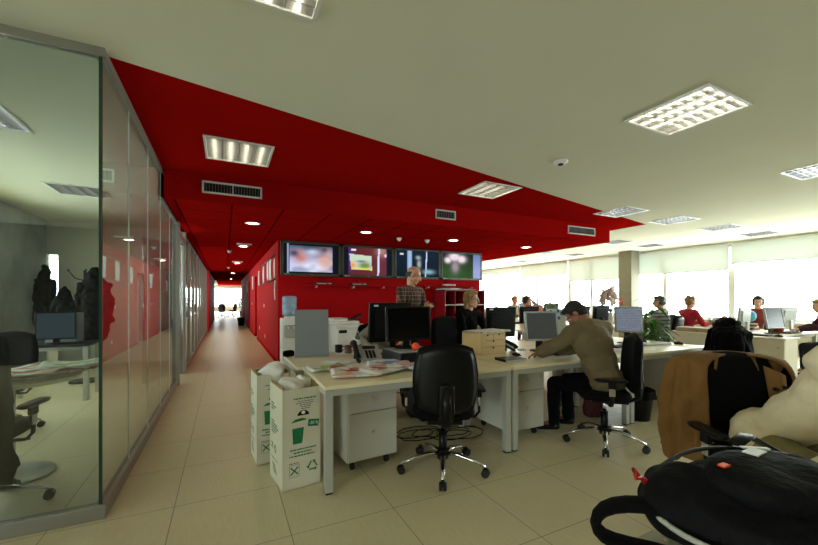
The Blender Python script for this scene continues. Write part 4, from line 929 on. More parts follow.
# ------------------------------------------------------------------ people
def frame(d, s):   # matrix whose Z is d and X near s
    d = V(d).normalized(); s = V(s); s = (s-d*s.dot(d)).normalized(); y = d.cross(s)
    return M(((s.x, y.x, d.x, 0), (s.y, y.y, d.y, 0), (s.z, y.z, d.z, 0), (0, 0, 0, 1)))
def hand(b, wrist, d, palm_n, side, curl=.5, sc=1.0):
    """palm and five fingers; d = direction of the hand, palm_n = direction the palm faces, side = thumb side"""
    d = V(d).normalized(); p = V(palm_n); p = (p-d*p.dot(d)).normalized(); s = V(side); s = (s-d*s.dot(d)-p*s.dot(p)).normalized(); w = V(wrist)
    for k in range(4):
        o = .026-.0173*k; b.caps(w+s*o*.6*sc+d*.008, w+d*.085*sc+s*o*sc, .015*sc, .0125*sc)
    for k, L in enumerate((.068, .078, .072, .056)):
        o = .027-.018*k; q = w+d*.09*sc+s*o*sc; dd = d.copy(); a = curl*.5
        for j, f in enumerate((.45, .3, .25)):
            dd = (d*math.cos(a)+p*math.sin(a)).normalized(); q2 = q+dd*L*f*sc; b.caps(q, q2, (.0095-.0008*j)*sc, (.0088-.0008*j)*sc, n=8); q = q2; a += curl
    q = w+d*.02*sc+s*.022*sc
    for j, (L, a) in enumerate(((.038, .75), (.032, .5), (.025, .35))):
        dd = (d*math.cos(a)+s*math.sin(a)+p*.35).normalized(); q2 = q+dd*L*sc; b.caps(q, q2, .0125*sc, .011*sc, n=8); q = q2
def person(label, loc, rz, J, top, legs, hair='short', hairm=HAIRD, skin=SKIN, vox=.007, glasses=False, shoe=BLACKP, grp=None, hdisp=.004, cl=.012, beard=False, smooth=5, curlL=.5, curlR=.5, hands=('d', 'd')):
    r = thing('person', label, 'person', loc, rz, grp); J = {k: V(v) for k, v in J.items()}
    P, N = J['pelvis'], J['neck']; ax = (N-P).normalized(); sv = (J['shR']-J['shL']).normalized(); X = frame(ax, sv); L = (N-P).length; fw = X.to_3x3() @ V((0, 1, 0))
    def torso(b, g):
        hx = V((1, 0, 0)) if 'hips' not in J else J['hips']
        b.sph(P+V((0, 0, .0)), (.165+g, .115+g, .11+g), None, 20, X=frame(ax*.4+V((0, 0, 1)), hx))
        b.sph(P+ax*L*.32, (.145+g, .1+g, .15+g), None, 20, X=X); b.sph(P+ax*L*.66-fw*.005, (.165+g, .11+g, .17+g), None, 20, X=X)
        b.caps(J['shL']+(J['shR']-J['shL'])*.12, J['shR']-(J['shR']-J['shL'])*.12, .062+g, .062+g)
        for s in ('L', 'R'): b.caps(P+ax*L*.9-fw*.02, J['sh'+s]*.6+N*.4-ax*.02, .05+g, .055+g)
    def arm(b, s, g, toW=1.0):
        e, w, sh = J['el'+s], J['wr'+s], J['sh'+s]; b.caps(sh, e, .055+g, .042+g); b.caps(e, e+(w-e)*toW, .042+g, .028+g+(.006 if g else 0))
    def leg(b, s, g, k=1.0):
        hp, kn, an = J['hp'+s], J['kn'+s], J['an'+s]; b.caps(hp, kn, .085+g, .058+g); b.caps(kn, kn+(an-kn)*k, .056+g, .038+g+(.012 if g else 0))
    # body: one continuous skin surface
    b = MB(); torso(b, -.012)
    for s in 'LR': arm(b, s, -.006); leg(b, s, -.012); b.caps(J['an'+s], J['to'+s], .035, .03)
    HD = J['head']; HM = T(*HD) @ Euler((R(J['hrot'].x), R(J['hrot'].y), R(J['hrot'].z))).to_matrix().to_4x4(); h = lambda x, y, z: HM @ V((x, y, z)); HR = HM.to_3x3().to_4x4()
    b.caps(N-ax*.04, HD+HM.to_3x3() @ V((0, -.02, -.07)), .058, .052)
    b.sph(h(0, -.012, .03), (.074, .094, .086), None, 20, X=HR); b.sph(h(0, .022, -.035), (.06, .066, .082), None, 20, X=HR); b.sph(h(0, .058, -.096), (.027, .025, .02), None, 12, X=HR)
    b.caps(h(0, .088, .008), h(0, .108, -.03), .009, .014); b.sph(h(.011, .097, -.034), (.009, .01, .008), None, 10, X=HR); b.sph(h(-.011, .097, -.034), (.009, .01, .008), None, 10, X=HR)
    b.caps(h(-.042, .068, .022), h(-.012, .082, .02), .011, .01); b.caps(h(.042, .068, .022), h(.012, .082, .02), .011, .01)
    for s in (-1, 1): b.sph(h(s*.042, .055, -.03), (.022, .026, .024), None, 12, X=HR); b.sph(h(s*.078, -.008, -.008), (.012, .02, .032), None, 12, X=HR @ RZ(s*-.35)); b.caps(h(s*.05, .01, -.07), h(0, .055, -.095), .022, .02)
    b.sph(h(0, .08, -.062), (.024, .014, .014), None, 12, X=HR)
    for s in 'LR':
        d = (J['wr'+s]-J['el'+s]).normalized(); hn = J.get('hn'+s, V((0, 0, -1))); hd = J.get('hd'+s, d)
        sd = V((1 if s == 'L' else -1, 0, 0)) if 'sd'+s not in J else J['sd'+s]; hand(b, J['wr'+s], hd, hn, sd, curl=(curlL if s == 'L' else curlR))
    b.remesh('body', r, skin, vox=vox, it=2)
    b = MB(); torso(b, cl)
    for s in 'LR': arm(b, s, cl*.8, .97)
    b.remesh('top', r, top, vox=max(vox, .01), it=smooth, disp=.012, dsc=9)
    b = MB(); b.sph(P, (.168, .12, .11), None, 20, X=frame(ax*.4+V((0, 0, 1)), V((1, 0, 0)) if 'hips' not in J else J['hips']))
    for s in 'LR': leg(b, s, .008, .96); b.caps(J['hp'+s], P, .09, .1)
    b.remesh('trousers', r, legs, vox=max(vox, .011), it=4, disp=.008, dsc=10)
    for s in 'LR':
        b = MB(); a, t_ = J['an'+s]-V((0, 0, .025)), J['to'+s]; b.caps(a-(t_-a)*.15, t_, .042, .034); b.box((a*.5+t_*.5)-V((0, 0, .02)), (.06, .06, .02), None); b.remesh('shoe', r, shoe, vox=.012, it=3)
    # collar
    b = MB(); cN = N-ax*.015; fr = frame(ax, sv).to_3x3()
    b.tube([cN+fr @ V((.064*math.cos(a*PI/8), .062*math.sin(a*PI/8), -.012*math.sin(a*PI/8))) for a in range(16)], .014, top, n=8, closed=True); b.build('collar', r)
    for s in (-1, 1):
        b = MB(); b.sph(h(s*.031, .0765, .003), (.0125, .009, .007), EYEW, 12, X=HR); e = b.build('eye', r); b = MB(); b.sph(h(s*.031, .086, .002), (.0055, .003, .0055), EYED, 10, X=HR); b.build('iris', e)
        b = MB(); b.caps(h(s*.048, .0765, .026), h(s*.016, .089, .028), .003, .0035, hairm, fl=1); b.build('eyebrow', r)
    b = MB(); b.sph(h(0, .0915, -.0665), (.02, .006, .0045), LIP, 12, X=HR); b.sph(h(0, .0925, -.0595), (.018, .005, .003), LIP, 12, X=HR); b.build('lips', r)
    if hair:
        b = MB()
        if hair == 'fringe':   # cropped at sides, bald top
            for s in (-1, 1): b.sph(h(s*.066, -.035, .0), (.012, .05, .04), None, 14, X=HR)
            b.sph(h(0, -.085, -.01), (.06, .02, .05), None, 16, X=HR)
        else:
            b.sph(h(0, -.024, .043), (.082, .096, .086), None, 22, X=HR); b.sph(h(0, -.055, -.01), (.078, .062, .075), None, 20, X=HR); b.sph(h(0, .035, .088), (.055, .045, .032), None, 16, X=HR)
            if hair == 'bob':
                for s in (-1, 1): b.caps(h(s*.075, -.01, .04), h(s*.078, .005, -.085), .026, .018)
                b.caps(h(0, -.07, .0), h(0, -.075, -.1), .07, .045, fl=.6, side=h(1, 0, 0)-h(0, 0, 0))
            if hair == 'curly':
                rr = random.Random(3)
                for k in range(26): a, c = rr.uniform(0, 2*PI), rr.uniform(-.2, 1); b.sph(h(.085*math.cos(a)*math.sqrt(1-c*c*.8), -.02+.09*math.sin(a)*math.sqrt(1-c*c*.8)*(.3 if math.sin(a) > 0 else 1), .05+.085*c), .026, None, 10)
        o = b.remesh('hair', r, hairm, vox=max(vox*.8, .006), it=2, disp=hdisp, dsc=60)
    if beard: b = MB(); b.sph(h(0, .045, -.088), (.05, .05, .032), None, 16, X=HR); b.sph(h(0, .094, -.05), (.024, .006, .005), None, 12, X=HR); b.remesh('beard', r, mat('stubble', '6A4A38', .8), vox=.006, it=2)
    if glasses:
        b = MB()
        for s in (-1, 1): b.tube([h(s*.033+.023*math.cos(a*PI/9), .099, .001+.016*math.sin(a*PI/9)) for a in range(18)], .0022, BLACKP, n=6, closed=True); b.tube([h(s*.056, .098, .006), h(s*.075, .06, .008), h(s*.08, -.01, .008)], .002, BLACKP, n=6)
        b.tube([h(-.01, .1, .004), h(0, .104, .007), h(.01, .1, .004)], .0022, BLACKP, n=6); b.build('glasses', r)
    return r
def seated(lean=.06, side=0, elL=None, wrL=None, elR=None, wrR=None, hrot=(-8, 0, 0), pz=.55, up=.56, head=None, **k):
    """local frame: +Y is where the person faces, L is -X"""
    P = V((0, 0, pz)); N = P+V((side, lean, math.sqrt(max(.01, up*up-lean*lean-side*side)))); ax = (N-P).normalized()
    J = dict(pelvis=P, neck=N, shL=N+V((-.19, 0, -.055)), shR=N+V((.19, 0, -.055)), hpL=(-.09, .02, pz-.02), hpR=(.09, .02, pz-.02), knL=(-.13, .44, .5), knR=(.13, .44, .5), anL=(-.13, .44, .1), anR=(.13, .42, .1), toL=(-.15, .6, .035), toR=(.15, .58, .035), hrot=hrot)
    J['head'] = N+ax*.1+V((0, .035, .055)) if head is None else V(head)
    J['elL'] = elL or N+V((-.24, .12, -.3)); J['elR'] = elR or N+V((.24, .12, -.3)); J['wrL'] = wrL or V((-.15, .42, .8)); J['wrR'] = wrR or V((.15, .42, .8)); J.update(k); return J
# standing man in plaid
J = dict(pelvis=(0, 0, .95), neck=(0, .03, 1.51), shL=(-.2, .02, 1.44), shR=(.2, .02, 1.44), elL=(-.25, .07, 1.17), elR=(.25, .07, 1.17), wrL=(-.09, .3, 1.24), wrR=(.1, .29, 1.2), hpL=(-.09, 0, .93), hpR=(.09, 0, .93),
         knL=(-.1, .02, .5), knR=(.11, .03, .5), anL=(-.1, 0, .1), anR=(.12, 0, .1), toL=(-.12, .16, .04), toR=(.15, .16, .04), head=(0, .075, 1.645), hrot=(-20, 0, 28), hnL=(.6, -.2, -.6), hnR=(-.6, -.2, .5), sdL=(.3, 0, 1), sdR=(-.3, 0, 1), hdL=(.75, .4, .1), hdR=(-.7, .4, .2))
person('balding person in a plaid shirt standing with joined hands before the third screen', (2.22, 4.5, 0), R(-155), J, PLAID, DENIM, hair='fringe', hairm=HAIRG, vox=.006, beard=False, curlL=.7, curlR=.6)
person('seated person in black with glasses and light brown hair, by the pigeonholes', (3.04, 4.40, 0), R(-166), seated(lean=.08, pz=.59, up=.59, hrot=(-6, 0, 26), wrL=V((-.12, .34, .8)), wrR=V((.2, .34, .8))), BLACKC, DENIM, hair='bob', hairm=HAIRB, skin=SKINL, vox=.006, glasses=True, hdisp=.003)
person('person in a taupe sweater hidden behind the black monitors, one arm showing', (1.8, 4.45, 0), R(180), seated(lean=.16, pz=.53, up=.52, hrot=(-25, 0, 0), elR=V((.36, .18, .86)), wrR=V((.33, .42, .8)), wrL=V((-.1, .45, .8)), head=(0, .3, 1.13)), TAUPE, DENIM, skin=SKINL, vox=.008)
# olive jacket, leaning to the left over the desk
person('dark-haired person in an olive jacket leaning left over the desk', (3.16, 2.3, 0), R(14),
       seated(lean=.17, side=-.04, pz=.57, up=.56, hrot=(-52, 4, 20), head=(.03, .30, 1.18), elL=V((-.2, .33, .9)), wrL=V((-.27, .5, .815)), elR=V((.2, .3, .86)), wrR=V((.05, .5, .8)), shR=V((.2, .1, 1.03)), shL=V((-.17, .21, 1.02))), OLIVE, mat('black_trousers', '060608', .9, spec=.1), hair='short', hairm=HAIRD, skin=mat('shaded_skin', '8E5C42', .6), vox=.007, hdisp=.008, cl=.04)  # skin colour darkened to paint in the shade on this face
# white sweater, right foreground, leaning forward to the desk
person('person in an off-white sweater leaning forward at the right picture edge', (2.6, .95, 0), R(170),
       seated(lean=.40, side=-.10, pz=.6, up=.60, hrot=(-30, 0, 0), elL=V((-.38, .45, .86)), wrL=V((-.30, .72, .81)), elR=V((.20, .50, .84)), wrR=V((.10, .72, .80)), shR=V((.12, .30, 1.04)), shL=V((-.27, .33, 1.06)), head=(-.1, .60, 1.12)), SWEAT, KHAKI, hair='short', hairm=HAIRD, vox=.008, cl=.032, smooth=20)
person('person in a grey striped jersey seen from behind, left of the red jumper', (7.82, 4.42, 0), R(8), seated(lean=.06, pz=.56, up=.56, hrot=(-5, 0, 10), wrL=V((-.2, .35, .86)), wrR=V((.2, .35, .86))), STRIPED, DENIM, hairm=HAIRG, vox=.011)
person('person in a red jumper with curly sandy hair, in profile before the window', (8.72, 4.5, 0), R(-118), seated(lean=.06, pz=.55, up=.56, hrot=(-6, 0, 8), wrL=V((-.12, .42, .83)), wrR=V((.12, .42, .83))), REDK, DENIM, hair='curly', hairm=HAIRR, skin=SKINL, vox=.010, glasses=True)
person('dark-haired person behind the silver monitors, beside a teal cushion', (10.25, 3.9, 0), R(115), seated(lean=.1, pz=.56, up=.57, hrot=(-12, 0, 0)), mat('brick_red_top', '8E3A34', .9), DENIM, hair='bob', hairm=HAIRD, skin=SKINL, vox=.012)
person('person with maroon sleeves typing at the right picture edge', (9.25, 2.4, 0), R(28), seated(lean=.2, pz=.55, up=.55, hrot=(-15, 0, 20), elL=V((-.26, .28, .86)), wrL=V((-.18, .52, .81)), elR=V((.25, .28, .86)), wrR=V((.1, .5, .81))), MAROON, DENIM, skin=SKINL, hair='bob', hairm=HAIRB, vox=.010)
person('person resting a hand on their head, far behind the salmon box', (6.55, 6.95, 0), R(-100), seated(lean=.04, pz=.56, up=.57, elR=V((.34, .22, 1.1)), wrR=V((.16, .14, 1.26)), hdR=(-.6, -.2, .7), sdR=(0, .3, -1)), mat('pale_grey_shirt', '9A9CA0', .9), DENIM, skin=SKIN, hairm=HAIRD, vox=.013)
person('dark-haired person far back, just right of the salmon box', (7.5, 7.95, 0), R(190), seated(lean=.08, pz=.55, up=.54), mat('slate_top', '4A5058', .9), DENIM, skin=SKIN, hairm=HAIRD, vox=.013)
person('person with greenish-blond hair in the far back, right of the green plants', (8.3, 9.3, 0), R(180), seated(lean=.05, pz=.56, up=.57), mat('pale_green_top', '8A9A7A', .9), DENIM, skin=SKINL, hair='curly', hairm=HAIRB, vox=.014)

# ------------------------------------------------------------------ jackets on chairs
def jacket(name, label, loc, rz, cloth, lining, top=1.0, hem=.42, w=.29, gap=.5, tilt=0, collar=True, hood=False, flare=1.0, buttons=True, seed=0, dx=0):
    """a coat hung over a backrest as if worn; local -Y side is the opening"""
    r = thing(name, label, 'jacket', loc, rz)
    def f(u, v):
        a = -PI/2 + gap/2 + u*(2*PI-gap)     # runs round from one front edge to the other
        s = min(1, v/.2); sh = math.sin(s*PI/2)
        ax_ = .085+(w-.085)*sh; by = .075+(.10)*sh
        if v > .2: q = (v-.2)/.8; ax_ *= 1+.12*flare*q; by *= 1+.35*q
        z = top-(.07*(1-math.cos(s*PI/2))) - max(0, v-.2)/.8*(top-hem-.07)
        x = ax_*math.copysign(abs(math.cos(a))**.8, math.cos(a)); y = by*math.copysign(abs(math.sin(a))**.8, math.sin(a))
        n_ = noise.noise(V((x*7+seed, y*7, z*3)))*.06*min(1, v*3)+.05*noise.noise(V((x*22, y*20+seed, z*8)))
        k = .012*math.sin(a*9+z*6+seed)*v
        return V((x*(1+n_*2)+k+dx*v, y*(1+n_*3)+k, z+.02*noise.noise(V((x*6+seed, y*5, 1)))*v))
    b = MB(); b.surf(f, 90, 44, cloth); b.mi(lining); o = b.build('coat_body', r)
    m = o.modifiers.new('t', 'SOLIDIFY'); m.thickness = .012; m.offset = -1 if True else 1; m.material_offset = 1
    for s in (-1, 1):
        b = MB(); pts = [V((s*(w-.03), .02, top-.09)), V((s*(w+.01), .02, top-.2)), V((s*(w+.03), .01, top-.36)), V((s*(w+.035), -.0, hem+.06)), V((s*(w+.03), -.02, hem-.0))]
        for i in range(4): b.caps(pts[i], pts[i+1], (.06, .065, .06, .055)[i], (.065, .06, .055, .052)[i], fl=.75, side=(1, 0, 0))
        b.remesh('sleeve', r, cloth, vox=.009, it=4, disp=.014, dsc=7)
    if collar:
        def g(u, v):
            a = -PI/2 + gap*.6 + u*(2*PI-gap*1.2); rr = .08+.05*v; return V((rr*1.2*math.cos(a), rr*.8*math.sin(a), top-.005+.014*math.sin(v*PI)-.06*v*v-.06*max(0, -math.sin(a))**2*v))
        b = MB(); b.surf(g, 50, 8, cloth); o = b.build('collar', r); o.modifiers.new('t', 'SOLIDIFY').thickness = .008
        for s in (1,):
            b = MB(); b.surf(lambda u, v: V((s*(.07+.10*u*(1-v*.3)+.02*v), -.155-.035*v-.02*u-.02*math.sin(u*PI), top-.05-.26*v-.05*u*(1-v))), 10, 16, cloth)
            o = b.build('lapel', r); o.modifiers.new('t', 'SOLIDIFY').thickness = .01
            if buttons:
                for (bx, bz) in ((.1, -.17), (.145, -.16), (.10, -.29)):
                    b = MB(); b.cyl((s*bx, -.19, top+bz), (s*bx, -.212, top+bz), .010, BLACKP, n=14); b.build('button', r)
    if hood:
        b = MB(); b.sph((.0, -.0, top-.02), (.16, .13, .12), None, 20); b.sph((.1, -.06, top-.12), (.14, .1, .13), None, 20); b.sph((-.08, 0, top-.1), (.15, .11, .14), None, 20); b.remesh('hood', r, cloth, vox=.01, it=4, disp=.04, dsc=9)
    return r
jacket('jacket', 'tan canvas jacket with black lining hung over a chair back, right foreground', (2.705, 1.165, 0), R(-32), TAN, BLACKC, top=1.01, hem=.42, w=.30, gap=1.35, seed=2)
jacket('jacket', 'black hooded jacket heaped over a chair back before the cream cabinets', (5.02, 2.16, -.03), R(215), BLACKC, BLACKC, top=1.05, hem=.5, w=.26, gap=.4, collar=False, hood=True, buttons=False, seed=5)
jacket('jacket', 'black coat over the chair at the left picture edge, behind the glass', (-1.40, 3.0, 0), R(170), BLACKC, BLACKC, top=1.15, hem=.3, w=.22, gap=.3, collar=False, buttons=False, seed=8)

# ------------------------------------------------------------------ foreground desk and backpack
def plaindesk(label, x0, x1, y0, y1, top=DESK, grp=None):
    r = thing('office_desk', label, 'desk', ((x0+x1)/2, (y0+y1)/2, 0), 0, grp); w, d = x1-x0, y1-y0
    b = MB(); b.box((0, 0, .727), (w, d, .026), top); b.build('desktop', r, bevel=.004)
    b = MB(); b.box((0, -d/2+.05, .69), (w-.1, .03, .046), GREYM); b.box((0, d/2-.05, .69), (w-.1, .03, .046), GREYM); b.build('frame_rail', r)
    for sx in (-1, 1):
        for sy in (-1, 1): b = MB(); b.box((sx*(w/2-.04), sy*(d/2-.05), .357), (.055, .055, .714), GREYM); b.build('leg', r, bevel=.004)
    return r
plaindesk('pale desk in the right foreground under the black backpack', .86, 2.46, -.2, .585, top=mat('cream_desktop', 'C9C2A6', .4, var=.03))
b = MB(); b.box((0, 0, .003), (.21, .3, .004), PAPER); tag(b.build('paper_sheet', loc=(1.98, .38, .7405), rz=R(25)), 'white sheet on the foreground desk at the right picture edge', 'paper')
r = thing('backpack', 'black backpack with red zip cord lying on the foreground desk', 'backpack', (1.17, .40, .745), R(-14))
b = MB(); b.sph((0, 0, .09), (.29, .19, .10), None, 26); b.box((0, 0, .07), (.46, .26, .12), None); b.sph((-.18, .03, .1), (.13, .14, .085), None, 18); b.sph((.2, -.02, .075), (.16, .15, .075), None, 18)
b.remesh('main_body', r, mat('black_nylon', '040405', .8, var=.3, scale=20, bump=.4, bscale=35, spec=.2), vox=.008, it=7, disp=.02, dsc=9)
b = MB(); b.pad(.3, .2, .07, MATS['black_nylon'], k=.5, X=T(-.06, -.02, .175) @ RX(PI/2+R(4)), wr=.008); b.build('front_pocket', r)
b = MB(); b.tube([(.318*math.cos(R(150+8*k)), .205*math.sin(R(150+8*k)), .10-.0015*k) for k in range(17)], .006, GREYM, n=8); b.build('piping', r)
b = MB(); b.tube([(-.25+.42*k/14, .10+.05*math.sin(k/14*PI), .165+.015*math.sin(k/14*PI)) for k in range(15)], .005, DGREY, n=6); b.build('zip', r)
b = MB(); b.tube([(-.27, .07, .13), (-.30, .09, .155), (-.325, .08, .16), (-.32, .095, .175), (-.29, .09, .14)], .005, REDPL, n=6); b.build('zip_cord', r)
b = MB(); b.box((-.04, .03, .219), (.05, .03, .003), WHITEP, rz=.3); b.box((-.01, .05, .218), (.06, .012, .003), WHITEP, rz=-.4); b.build('patch_light', r)
b = MB(); b.box((-.17, .0, .212), (.022, .014, .004), ORANGE, rz=.2); b.build('orange_tab', r)
def strap(pts, w, label, nm='strap'):
    b = MB(); n_ = len(pts)
    b.tube(pts, w, BLACKP, n=10, flat=.25); b.build(nm, r)
strap([(.02, .12, .20), (.12, .16, .2), (.22, .17, .15), (.3, .15, .11), (.4, .13, .07)], .02, '')
b = MB(); b.tube([(.3+.03*math.cos(a*PI/6), .2+.02*math.sin(a*PI/6), .1+.01*math.cos(a*PI/6)) for a in range(12)], .006, BLACKP, n=6, closed=True); b.build('buckle', r)
b = MB(); pts = [(-.24, -.08, .10), (-.30, -.03, .13), (-.36, .0, .125), (-.405, -.01, .085), (-.415, -.05, .04), (-.40, -.10, .02), (-.35, -.13, .02), (-.28, -.13, .03)]
pts = [(-.24, .0, .09), (-.30, .05, .11), (-.345, .09, .10), (-.385, .125, .075), (-.40, .135, .035), (-.39, .12, .008), (-.35, .085, .004), (-.27, .0, .02)]
b.tube(pts, [.034]*8, BLACKF, n=12, flat=.45); o = b.build('shoulder_strap', r, sub=1)

# ------------------------------------------------------------------ cream cabinets and the desks by the window
def cabinet(x0, x1, y0, y1, label, h=.715):
    r = thing('low_cabinet', label, 'cabinet', ((x0+x1)/2, (y0+y1)/2, 0), 0, 'low cream cabinets before the window desks'); w, d = x1-x0, y1-y0
    b = MB(); b.box((.01, 0, h/2), (w-.02, d-.002, h), CREAMC); b.build('body', r, bevel=.003)
    b = MB(); b.box((-w/2+.01, 0, h/2+.02), (.018, d-.008, h-.08), CREAMC); dr = b.build('door', r, bevel=.003)
    b = MB(); b.cyl((-w/2, -d/2+.07, h-.12), (-w/2-.015, -d/2+.07, h-.12), .012, STEEL, n=12); b.build('lock', dr); b = MB(); b.box((-w/2-.002, d/2-.07, h-.12), (.008, .03, .05), BLACKP); b.build('keyhole_plate', dr)
    return r
cabinet(7.45, 7.9, 2.52, 3.32, 'low cream cabinet at the right, under the silver monitor'); cabinet(7.45, 7.9, 3.325, 4.12, 'low cream cabinet at the left, under the flat box files')
b = MB(); b.box((0, 0, 0), (.5, 1.64, .024), mat('cream_top', 'D8CFB4', .4)); tag(b.build('cabinet_top', loc=(7.68, 3.32, .728), bevel=.004), 'continuous cream top over the two low cabinets', 'cabinet top')
DY = 2.95
plaindesk('pale desk by the window behind the low cabinets, right one', 7.95, 9.5, 2.75, 3.45, grp='desks by the windows'); plaindesk('pale desk by the window behind the low cabinets, left one', 7.95, 9.5, 3.46, 4.15, grp='desks by the windows')
monitor((8.42, 3.4, DT), R(178), 'silver monitor seen from behind, left of the tilted monitor, by the small bush', .36, .34, bez=SILVER, back=SILVER, z0=.1, grp='monitors by the windows')
monitor((8.35, 2.95, DT), R(-18), 'dark-screened silver monitor on the low cabinets, turned sideways to the left', .36, .36, bez=SILVER, scr=flatscr('dim_screen', '6A7078', .03), back=DGREY, z0=.09, tilt=-10, grp='monitors by the windows')
monitor((9.35, 3.12, DT), R(165), 'silver monitor seen from behind, above the red basket near the right edge', .38, .33, bez=SILVER, back=SILVER, z0=.12, tilt=-8, grp='monitors by the windows')
keyboard((7.72, 2.98, .741), R(85), 'dark keyboard tray on the low cream cabinets'); mouse((7.72, 2.68, .741), 0, 'dark mouse beside the keyboard on the low cabinets')
keyboard((8.75, 2.88, DT), R(0), 'dark keyboard under the hands of the maroon-sleeved person')
r = thing('basket', 'red woven basket of papers beside the hands with maroon sleeves', 'basket', (8.55, 3.0, DT)); b = MB()
b.lathe([(.08, 0), (.11, .1), (.115, .1), (.105, .09), (.075, .01)], (0, 0, 0), mat('red_wicker', '8E2A1C', .7, var=.3, scale=60, bump=.5), 24); b.build('body', r); b = MB()
for k in range(4): b.tube([((.085+.008*k)*math.cos(a*PI/12), (.085+.008*k)*math.sin(a*PI/12), .015+.025*k) for a in range(24)], .004, TERRA, n=6, closed=True)
b.build('wicker_bands', r)
for i, (x, y, c, l) in enumerate(((7.66, 3.88, 'A08C64', 'flat brown box file on the low cabinets, the left one'), (7.66, 3.5, 'A8946C', 'flat brown box file on the low cabinets, the right one'))):
    r = thing('box_file', l, 'box file', (x, y, .741), R(4-8*i), 'box files on the low cabinets'); b = MB(); b.box((0, 0, .035), (.3, .34, .07), mat('kraft_'+c, c, .7)); b.build('box', r, bevel=.003); b = MB(); b.box((0, 0, .073), (.28, .32, .006), PAPER); b.build('papers_on_lid', r)
for i in range(5):
    c = ['3A3A5A', '8A3A2A', 'C8B890', '3A3A4A', 'A08060'][i]; b = MB(); b.box((0, 0, 0), (.3-.01*i, .22, .022), mat('book_'+c, c, .6)); o = b.build('book', loc=(9.0+.01*i, 3.55, DT+.012+.0235*i), rz=.1*i)
    tag(o, ['dark blue book, lowest in the pile between the window monitors', 'brick-red book, second from below in the pile between the window monitors', 'cream book in the middle of the pile between the window monitors', 'slate book, second from the top of the pile between the window monitors', 'tan book, topmost of the pile between the window monitors'][i], 'book', 'books piled between the window monitors')
r = thing('chair_cushion', 'round teal cushion beside the dark-haired person by the window', 'cushion', (9.62, 3.78, .98)); b = MB(); b.sph((0, 0, 0), (.13, .1, .12), TEAL, 20); b.build('cushion', r)
r2 = thing('cushion_stand', 'slim stand carrying the teal cushion behind the window desks', 'stand', (9.62, 3.78, 0)); b = MB(); b.cyl((0, 0, .01), (0, 0, .87), .02, BLACKP); b.build('pole', r2); b = MB(); b.cyl((0, 0, 0), (0, 0, .015), .15, BLACKP); b.build('foot', r2)
r = thing('pen_cup', 'dark pen cup near the right picture edge by the window', 'pen cup', (9.3, 3.4, DT)); b = MB(); b.lathe([(.04, 0), (.045, .1), (.04, .1), (.035, .01)], (0, 0, 0), DGREY, 16); b.build('cup', r)
for k in range(6): b = MB(); a = k*1.1; b.cyl((.01*math.cos(a), .01*math.sin(a), .01), (.05*math.cos(a), .05*math.sin(a), .2), .005, [DGREY, REDPL, BLACKP, GREYM, WHITEP, BLUEPL][k], n=8); b.build('pen', r)
# ------------------------------------------------------------------ plants
def leaf(b, base, az, L, wd, el, droop, m, n=9):
    base = V(base); d = V((math.cos(az), math.sin(az), 0)); s = V((-math.sin(az), math.cos(az), 0)); nv, nf = len(b.bm.verts), len(b.bm.faces); rows = []
    for i in range(n):
        t_ = i/(n-1); p = base+d*L*(t_*math.cos(el)+.15*t_*t_)+V((0, 0, 1))*L*(t_*math.sin(el)-droop*t_*t_); w_ = wd*math.sin(PI*min(1, .06+t_*.94))**.8*(1-.2*t_)+.001
        rows.append([b.bm.verts.new(p-s*w_+V((0, 0, w_*.3))), b.bm.verts.new(p), b.bm.verts.new(p+s*w_+V((0, 0, w_*.3)))])
    for A, B in zip(rows, rows[1:]):
        for k in range(2): b.bm.faces.new((A[k], A[k+1], B[k+1], B[k]))
    b._new(nv, nf, m, None, True)
def plant(name, label, loc, hgt, stems, L, wd, pot_r, pot_h, potm, m=LEAF, seed=1, spread=.1, z0=0, grp='potted plants', el=(.1, .9), droop=(.4, 1.1), per=9):
    r = thing(name, label, 'plant', loc, 0, grp); rr = random.Random(seed)
    b = MB(); b.lathe([(pot_r*.75, 0), (pot_r, pot_h), (pot_r*1.05, pot_h), (pot_r*.93, pot_h-.01), (pot_r*.7, .02)], (0, 0, 0), potm, 24); b.build('pot', r)
    b = MB(); b.cyl((0, 0, pot_h-.03), (0, 0, pot_h-.015), pot_r*.92, SOIL, n=20); b.build('soil', r)
    sb, lb = MB(), MB()
    for s in range(stems):
        a = rr.uniform(0, 2*PI); e = V((math.cos(a)*spread*rr.random(), math.sin(a)*spread*rr.random(), hgt*rr.uniform(.65, 1))); b0 = V((e.x*.3, e.y*.3, pot_h-.02)); sb.tube([b0, (b0+e)/2+V((e.x*.2, e.y*.2, 0)), e], .004, m, n=6)
        for k in range(per):
            t_ = .35+.65*k/(per-1); p = b0*(1-t_)+e*t_+V((e.x, e.y, 0))*.4*t_*(1-t_); leaf(lb, p, rr.uniform(0, 2*PI), L*rr.uniform(.6, 1), wd*rr.uniform(.7, 1), rr.uniform(*el), rr.uniform(*droop), m)
    sb.build('stem', r); lb.build('leaves', r); return r
plant('potted_plant', 'tall leafy green plant with long arching leaves right of the pale blue screen', (5.98, 3.62, 0), 1.36, 8, .38, .042, .15, .3, TERRA, seed=4, spread=.14, per=11)
plant('potted_plant', 'small dense bush on the window desk, left of the silver monitors', (8.3, 3.72, DT), .24, 14, .06, .018, .08, .11, DGREY, m=mat('bush_leaf', '50663A', .6, var=.4, scale=20), seed=5, spread=.2, per=12)
plant('potted_plant', 'slim seedling in a pot on the window sill above the red-sleeved arms', (12.0, 5.25, .78), .38, 2, .14, .02, .06, .1, TERRA, m=LEAF2, seed=8, spread=.08, per=6)
